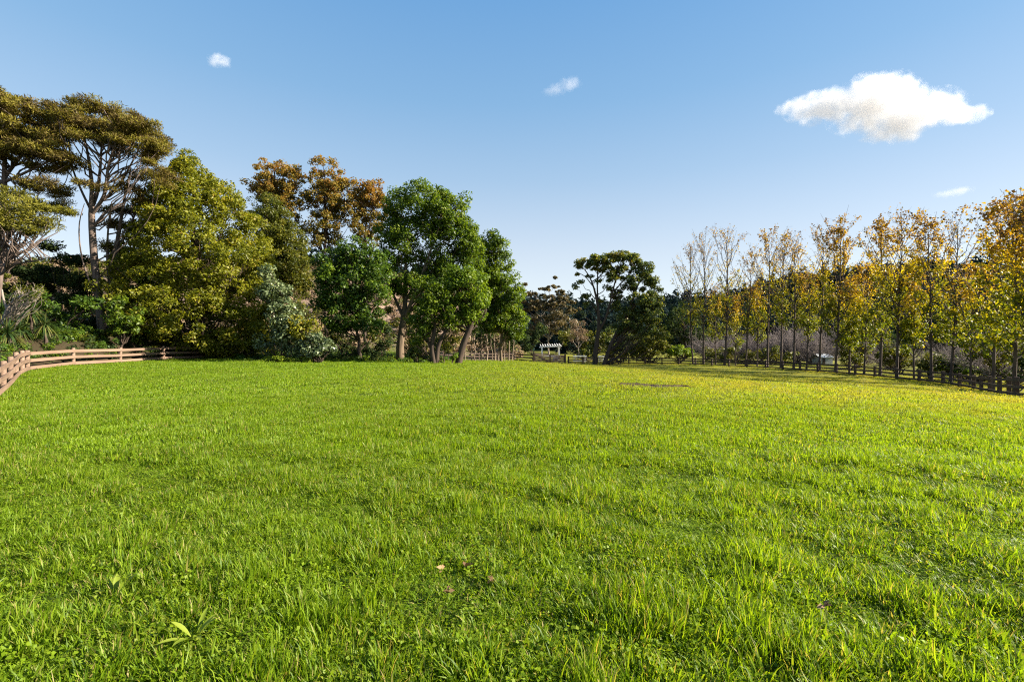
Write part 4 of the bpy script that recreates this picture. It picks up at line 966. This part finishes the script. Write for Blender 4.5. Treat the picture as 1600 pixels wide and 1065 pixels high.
def wedge(n, d0, d1, half=1.32, extra=1.5):
    d = np.sqrt(rng.uniform(d0 ** 2, d1 ** 2, n)); x = rng.uniform(-1, 1, n) * (d * half + extra); return x, d
GP, GI, GS = [], [], []
def put(n, d0, d1, picks, probs, s0, s1, amp=.55):
    x, y = wedge(n, d0, d1)
    out = np.interp(y, FENCE_Y, FENCE_X) - x
    fr_ = np.interp(y, [18.5, 24, 28.5, 37, 46, 54.7, 65], [31, 29, 32.5, 38.5, 41, 41, 38])
    ok = (out < .12) & (x < fr_ + 14)
    ok &= (rng.random(n) < .62 + 1.3 * np.clip(lowfreq(x, y) - .22, 0, 1))
    x, y = x[ok], y[ok]; k = len(x); lf = lowfreq(x, y)
    sc_ = rng.uniform(s0, s1, k); lf = np.clip((lf - .5) * 1.5 + .5, 0, 1); hh = sc_ * (1 - amp + 2 * amp * lf) * rng.uniform(.8, 1.2, k)
    hh = hh * (1 - .5 * sst(2, 14, x) * sst(16, 26, y))
    GP.append(np.stack([x, y, hgt(x, y)], 1)); GI.append(rng.choice(picks, k, p=probs)); GS.append(np.stack([sc_, sc_, hh], 1))
put(24000, 1.1, 6.5, list(range(0, 11)), [.104] * 5 + [.035] * 3 + [.125] * 3, .8, 1.4, .62)
put(29000, 6.0, 13, list(range(0, 15)), [.06] * 5 + [.02] * 3 + [.0466666667] * 3 + [.125] * 4, .9, 1.4, .7)
put(20000, 12.5, 26, [11, 12, 13, 14, 15], [.22] * 4 + [.12], .9, 1.35, .5)
put(22000, 25, 50, [15, 16, 17, 18], [.25] * 4, .8, 1.25, .45)
put(14000, 48, 90, [15, 16, 17, 18], [.25] * 4, 1.0, 1.6, .4)
for xa, xb, ya, yb, n_ in ((-9, 9, -3, 2.2, 7000), (-14, 14, 2.2, 5, 1500)):
    x = rng.uniform(xa, xb, n_); y = rng.uniform(ya, yb, n_); s_ = rng.uniform(.8, 1.3, n_)
    keep_ = (np.hypot(x, y) > .9) & ((yb < 3) | (np.abs(x) > y * 1.32))
    GP.append(np.stack([x, y, hgt(x, y)], 1)[keep_]); GI.append(rng.integers(0, 11, n_)[keep_]); GS.append(np.stack([s_, s_, s_ * rng.uniform(.7, 1.3, n_)], 1)[keep_])
# unmown fringe under fences and along the tree line
for pl, off in (([(p[0], p[1]) for p in rf], .3), (NEARL + [(-28.0, 29.6), (-28.5, 34), (-28.5, 38), (-27.5, 41.4)], .25), ([D(p, 36.5)[:2] for p in (400, 480, 560, 640, 720)], .8)):
    pl = np.array(pl); sg = np.concatenate([[0], np.cumsum(np.hypot(*np.diff(pl, axis=0).T))]); n = int(sg[-1] * 14); u = rng.uniform(0, sg[-1], n)
    x = np.interp(u, sg, pl[:, 0]) + rng.normal(0, off, n); y = np.interp(u, sg, pl[:, 1]) + rng.normal(0, off, n)
    s = rng.uniform(.9, 1.5, n); GP.append(np.stack([x, y, hgt(x, y)], 1)); GI.append(rng.integers(11, 15, n)); GS.append(np.stack([s, s, s * 1.5], 1))
GP = np.concatenate(GP); GI = np.concatenate(GI); GS = np.concatenate(GS)
# keep the soil scar open
dd_ = np.min(np.hypot(GP[:, None, 0] - ctr[None, ::6, 0], (GP[:, None, 1] - ctr[None, ::6, 1]) / 1.6) - wd[None, ::6] * .8, 1)
kp = dd_ > .12; GP, GI, GS = GP[kp], GI[kp], GS[kp]
rot = np.stack([rng.normal(0, .12, len(GP)), rng.normal(0, .12, len(GP)), rng.uniform(0, 6.28, len(GP))], 1)
scatter('grass', GP, rot, GS, GI, VAR, 'short lush green paddock grass with clover and tussocks')

# forest over the far ridge
def crown_mesh(seed, m, n=230, spread=1.0, L=.42, tall=1.2):
    g = np.random.default_rng(seed); mb = MB(); k = 14
    c = nrm(g.normal(size=(k, 3))) * g.uniform(.3, .75, (k, 1)) * [1, 1, tall] + [0, 0, tall * .9]
    ci = np.repeat(c, n // k, 0); dr = nrm(g.normal(size=ci.shape)); P = ci + dr * g.uniform(.3, .48, (len(ci), 1))
    Nn = nrm(dr + [0, 0, .5] + g.normal(0, .3, dr.shape)); A = np.cross(Nn, nrm(g.normal(size=dr.shape)))
    ln = L * g.uniform(.6, 1.2, len(ci)); V, q, a = leaf_quads(P, A, Nn, ln, ln * .7, np.clip(np.repeat(g.uniform(.1, .8, k), n // k) + g.normal(0, .15, len(ci)), 0, 1)); mb.add(V, q, a)
    return mb.mesh('crown_piece', m)
FV = [crown_mesh(300 + k, M['forest'], tall=(1.0, 1.3, 1.1, 1.9)[k]) for k in range(4)]
n = 9000
x = rng.uniform(-130, 620, n); y = rng.uniform(118, 430, n); keepf = (x > -20 + 0 * y) | (y > 140)
keepf &= (np.abs(x / y) < 1.45) & ((y > 165) | (rng.random(n) < .10))
x, y = x[keepf], y[keepf]; s = rng.uniform(2.4, 5.0, len(x))
scatter('forest', np.stack([x, y, hgt(x, y) - .5], 1), np.stack([0 * x, 0 * x, rng.uniform(0, 6.28, len(x))], 1), np.stack([s, s, s * rng.uniform(.8, 1.3, len(x))], 1), rng.integers(0, 4, len(x)), FV, 'dark blue-green forest covering the far ridge')
SV = [crown_mesh(320 + k, M['palebrush'] if k < 2 else M['olive'], n=168, L=.30, tall=.8) for k in range(3)]
n = 4200; x = rng.uniform(-260, 2, n); y = rng.uniform(40, 165, n); kp = (np.abs(x / y) < 2.6) & ((y > 62) | (x < -48)) & ~((x > -12) & (y < 74)); x, y = x[kp], y[kp]; s = rng.uniform(.8, 1.9, len(x))
scatter('scrub', np.stack([x, y, hgt(x, y) - .2], 1), np.stack([0 * x, 0 * x, rng.uniform(0, 6.28, len(x))], 1), np.stack([s, s, s], 1), rng.integers(0, 3, len(x)), SV, 'pinkish brown winter scrub on the hillside behind the left trees')

# ------------------------------------------------------------------ small things in the foreground turf
def rosette(name, label, px, py, n, L, W, el, m, cat, seed):
    g = np.random.default_rng(seed); b = G(px, py)
    root = empty(name, b, label, cat)
    for k in range(n):
        mb = MB()
        az = k * 2.4 + g.normal(0, .3); e = el + g.normal(0, .22); ln = L * g.uniform(.65, 1.15); wd_ = W * g.uniform(.8, 1.2)
        K = 7; t = np.linspace(0, 1, K); a = e - 1.0 * t ** 1.5 * g.uniform(.4, 1.1)
        r_ = np.concatenate([[0], np.cumsum(np.cos(a[:-1]) * ln / (K - 1))]) + .01; z = np.concatenate([[0], np.cumsum(np.sin(a[:-1]) * ln / (K - 1))])
        o2 = np.array([math.cos(az), math.sin(az), 0]); S = np.array([-o2[1], o2[0], 0])
        P = b + o2 * r_[:, None] + np.array([0, 0, 1]) * (z[:, None] + .015); ww = wd_ * np.array([.16, .3, .75, 1, .95, .6, .05])
        up = np.array([0, 0, .22])
        V = np.stack([P - S * ww[:, None] / 2 + up * ww[:, None], P - up * 0, P + S * ww[:, None] / 2 + up * ww[:, None]], 1)
        ii = np.arange(K * 3).reshape(K, 3); q = np.concatenate([np.stack([ii[:-1, j], ii[:-1, j + 1], ii[1:, j + 1], ii[1:, j]], -1) for j in (0, 1)])
        mb.add(V, q, np.clip(g.normal(.5, .2), 0, 1))
        mb.build('leaf', m, root, smooth=True, origin=b)
    return root
rosette('dock_plant', 'pale broad-leaved dock plant standing up out of the turf', 182, 935, 9, .15, .042, 1.15, M['weed'], 'weed', 1)
rosette('dock_plant', 'small dock seedling with upright yellowish leaves beside the larger dock plant', 222, 918, 6, .10, .028, 1.2, M['weed'], 'weed', 2)
rosette('plantain_plant', 'plantain rosette with long ribbed leaves in the turf near the dock plants', 305, 1002, 9, .17, .028, .75, M['weed'], 'weed', 3)
rosette('plantain_plant', 'flat plantain rosette partly hidden in clover beside the ribbed one', 255, 985, 8, .13, .028, .35, M['weed'], 'weed', 4)
rosette('dock_plant', 'lone broad-leaved seedling amid fine grass beyond the dock plants', 48, 874, 6, .12, .03, .6, M['weed'], 'weed', 5)
for k, (px, py, s, lab) in enumerate([(727, 900, .06, 'curled rust-brown fallen leaf lying on the turf beside a twig'), (771, 922, .055, 'flat tan fallen leaf lying alone on the turf'), (690, 905, .05, 'pale dry fallen leaf with twig on the turf'), (700, 940, .045, 'small crumpled brown fallen leaf low among the blades'), (1287, 965, .06, 'long dry straw-brown fallen leaf standing in deep grass')]):
    b = G(px, py) + [0, 0, .06]; mb = MB(); g = np.random.default_rng(60 + k)
    az = g.uniform(0, 6.28, 4); A = np.stack([np.cos(az), np.sin(az), g.uniform(0, .6, 4)], 1); Nn = nrm(g.normal(0, .4, (4, 3)) + [0, 0, 1])
    V, q, a = leaf_quads(np.tile(b, (4, 1)) + g.normal(0, .008, (4, 3)), A, Nn, np.full(4, s * .9), np.full(4, s * .55), g.random(4), .35); mb.add(V, q, a)
    o = mb.build('fallen_leaf', M['dry'], origin=b); o.location = b; tag(o, lab, 'leaf')

# ------------------------------------------------------------------ clouds: lit volumes far above the ridge
def cloud(label, blobs, d, dens, nscale, seed, edge=.30, alb=(.92, .895, .865)):
    """blobs (px, py, rx, ry) at depth d; density falls off with a fractal edge"""
    c0 = PT(blobs[0][0], blobs[0][1], d)
    m, nt, N, L = mat('cloud_vapour_%d' % seed)
    tc = N.new('ShaderNodeTexCoord'); ob = tc.outputs['Object']
    n1 = noise(nt, ob, nscale, 9.0)
    import bmesh
    bm = bmesh.new(); f = None
    for b_ in blobs:
        c = PT(b_[0], b_[1], d) - c0; rx, rz = b_[2] / F * d, b_[3] / F * d; ry = (rx + rz) / 2
        s = bmesh.ops.create_icosphere(bm, subdivisions=3, radius=1.0)
        for v in s['verts']: v.co = Vector((v.co.x * rx * 1.08 + c[0], v.co.y * ry * 1.08 + c[1], v.co.z * rz * 1.08 + c[2]))
        mp = N.new('ShaderNodeVectorMath'); mp.operation = 'SUBTRACT'; L.new(ob, mp.inputs[0]); mp.inputs[1].default_value = tuple(c)
        dv = N.new('ShaderNodeVectorMath'); dv.operation = 'DIVIDE'; L.new(mp.outputs[0], dv.inputs[0]); dv.inputs[1].default_value = (rx, ry, rz)
        ln = N.new('ShaderNodeVectorMath'); ln.operation = 'LENGTH'; L.new(dv.outputs[0], ln.inputs[0])
        g_ = math_node(nt, 'SUBTRACT', 1.0, ln.outputs['Value'])
        f = g_ if f is None else math_node(nt, 'SMOOTH_MAX', f, g_, 0.15)
    e = math_node(nt, 'MULTIPLY_ADD', math_node(nt, 'SUBTRACT', n1, 0.5), 2.0, f)
    den = mrange(nt, e, 0.08, 0.08 + edge, 0, dens)
    pv = N.new('ShaderNodeVolumePrincipled'); pv.inputs['Color'].default_value = (*alb, 1); pv.inputs['Anisotropy'].default_value = 0.0
    L.new(den, pv.inputs['Density'])
    o = N.new('ShaderNodeOutputMaterial'); L.new(pv.outputs[0], o.inputs['Volume'])
    me = bpy.data.meshes.new('cloud'); bm.to_mesh(me); bm.free(); me.materials.append(m)
    ob_ = link('cloud', me); ob_.location = c0
    rm_ = ob_.modifiers.new('union', 'REMESH'); rm_.mode = 'VOXEL'; rm_.voxel_size = max(blobs[0][2:4]) / F * d / 9
    return tag(ob_, label, 'cloud')
cloud('large creamy white cumulus cloud above the golden row trees', [(1365, 165, 70, 44), (1290, 168, 62, 24), (1250, 167, 40, 13), (1440, 172, 66, 28), (1500, 181, 44, 14), (1405, 195, 60, 28), (1350, 140, 30, 24), (1420, 140, 18, 22), (1385, 138, 30, 22), (1410, 212, 24, 14)], 1500, .03, .026, 1, .75)
cloud('tiny white puff of cloud above the conical tree', [(338, 95, 17, 10), (350, 97, 12, 10), (340, 89, 10, 8)], 1500, .016, .04, 2, .8, (.86, .84, .83))
cloud('faint thin wisp of cloud high above the gate', [(868, 140, 24, 10), (890, 132, 20, 13), (900, 124, 10, 10)], 1500, .008, .034, 3, .9, (.80, .79, .80))
cloud('small pinkish wisp of cloud low beneath the large cumulus', [(1482, 302, 24, 8), (1500, 299, 20, 8)], 1700, .008, .034, 4, .9, (.82, .80, .80))

# low undergrowth covering the bank and the floor under the left trees
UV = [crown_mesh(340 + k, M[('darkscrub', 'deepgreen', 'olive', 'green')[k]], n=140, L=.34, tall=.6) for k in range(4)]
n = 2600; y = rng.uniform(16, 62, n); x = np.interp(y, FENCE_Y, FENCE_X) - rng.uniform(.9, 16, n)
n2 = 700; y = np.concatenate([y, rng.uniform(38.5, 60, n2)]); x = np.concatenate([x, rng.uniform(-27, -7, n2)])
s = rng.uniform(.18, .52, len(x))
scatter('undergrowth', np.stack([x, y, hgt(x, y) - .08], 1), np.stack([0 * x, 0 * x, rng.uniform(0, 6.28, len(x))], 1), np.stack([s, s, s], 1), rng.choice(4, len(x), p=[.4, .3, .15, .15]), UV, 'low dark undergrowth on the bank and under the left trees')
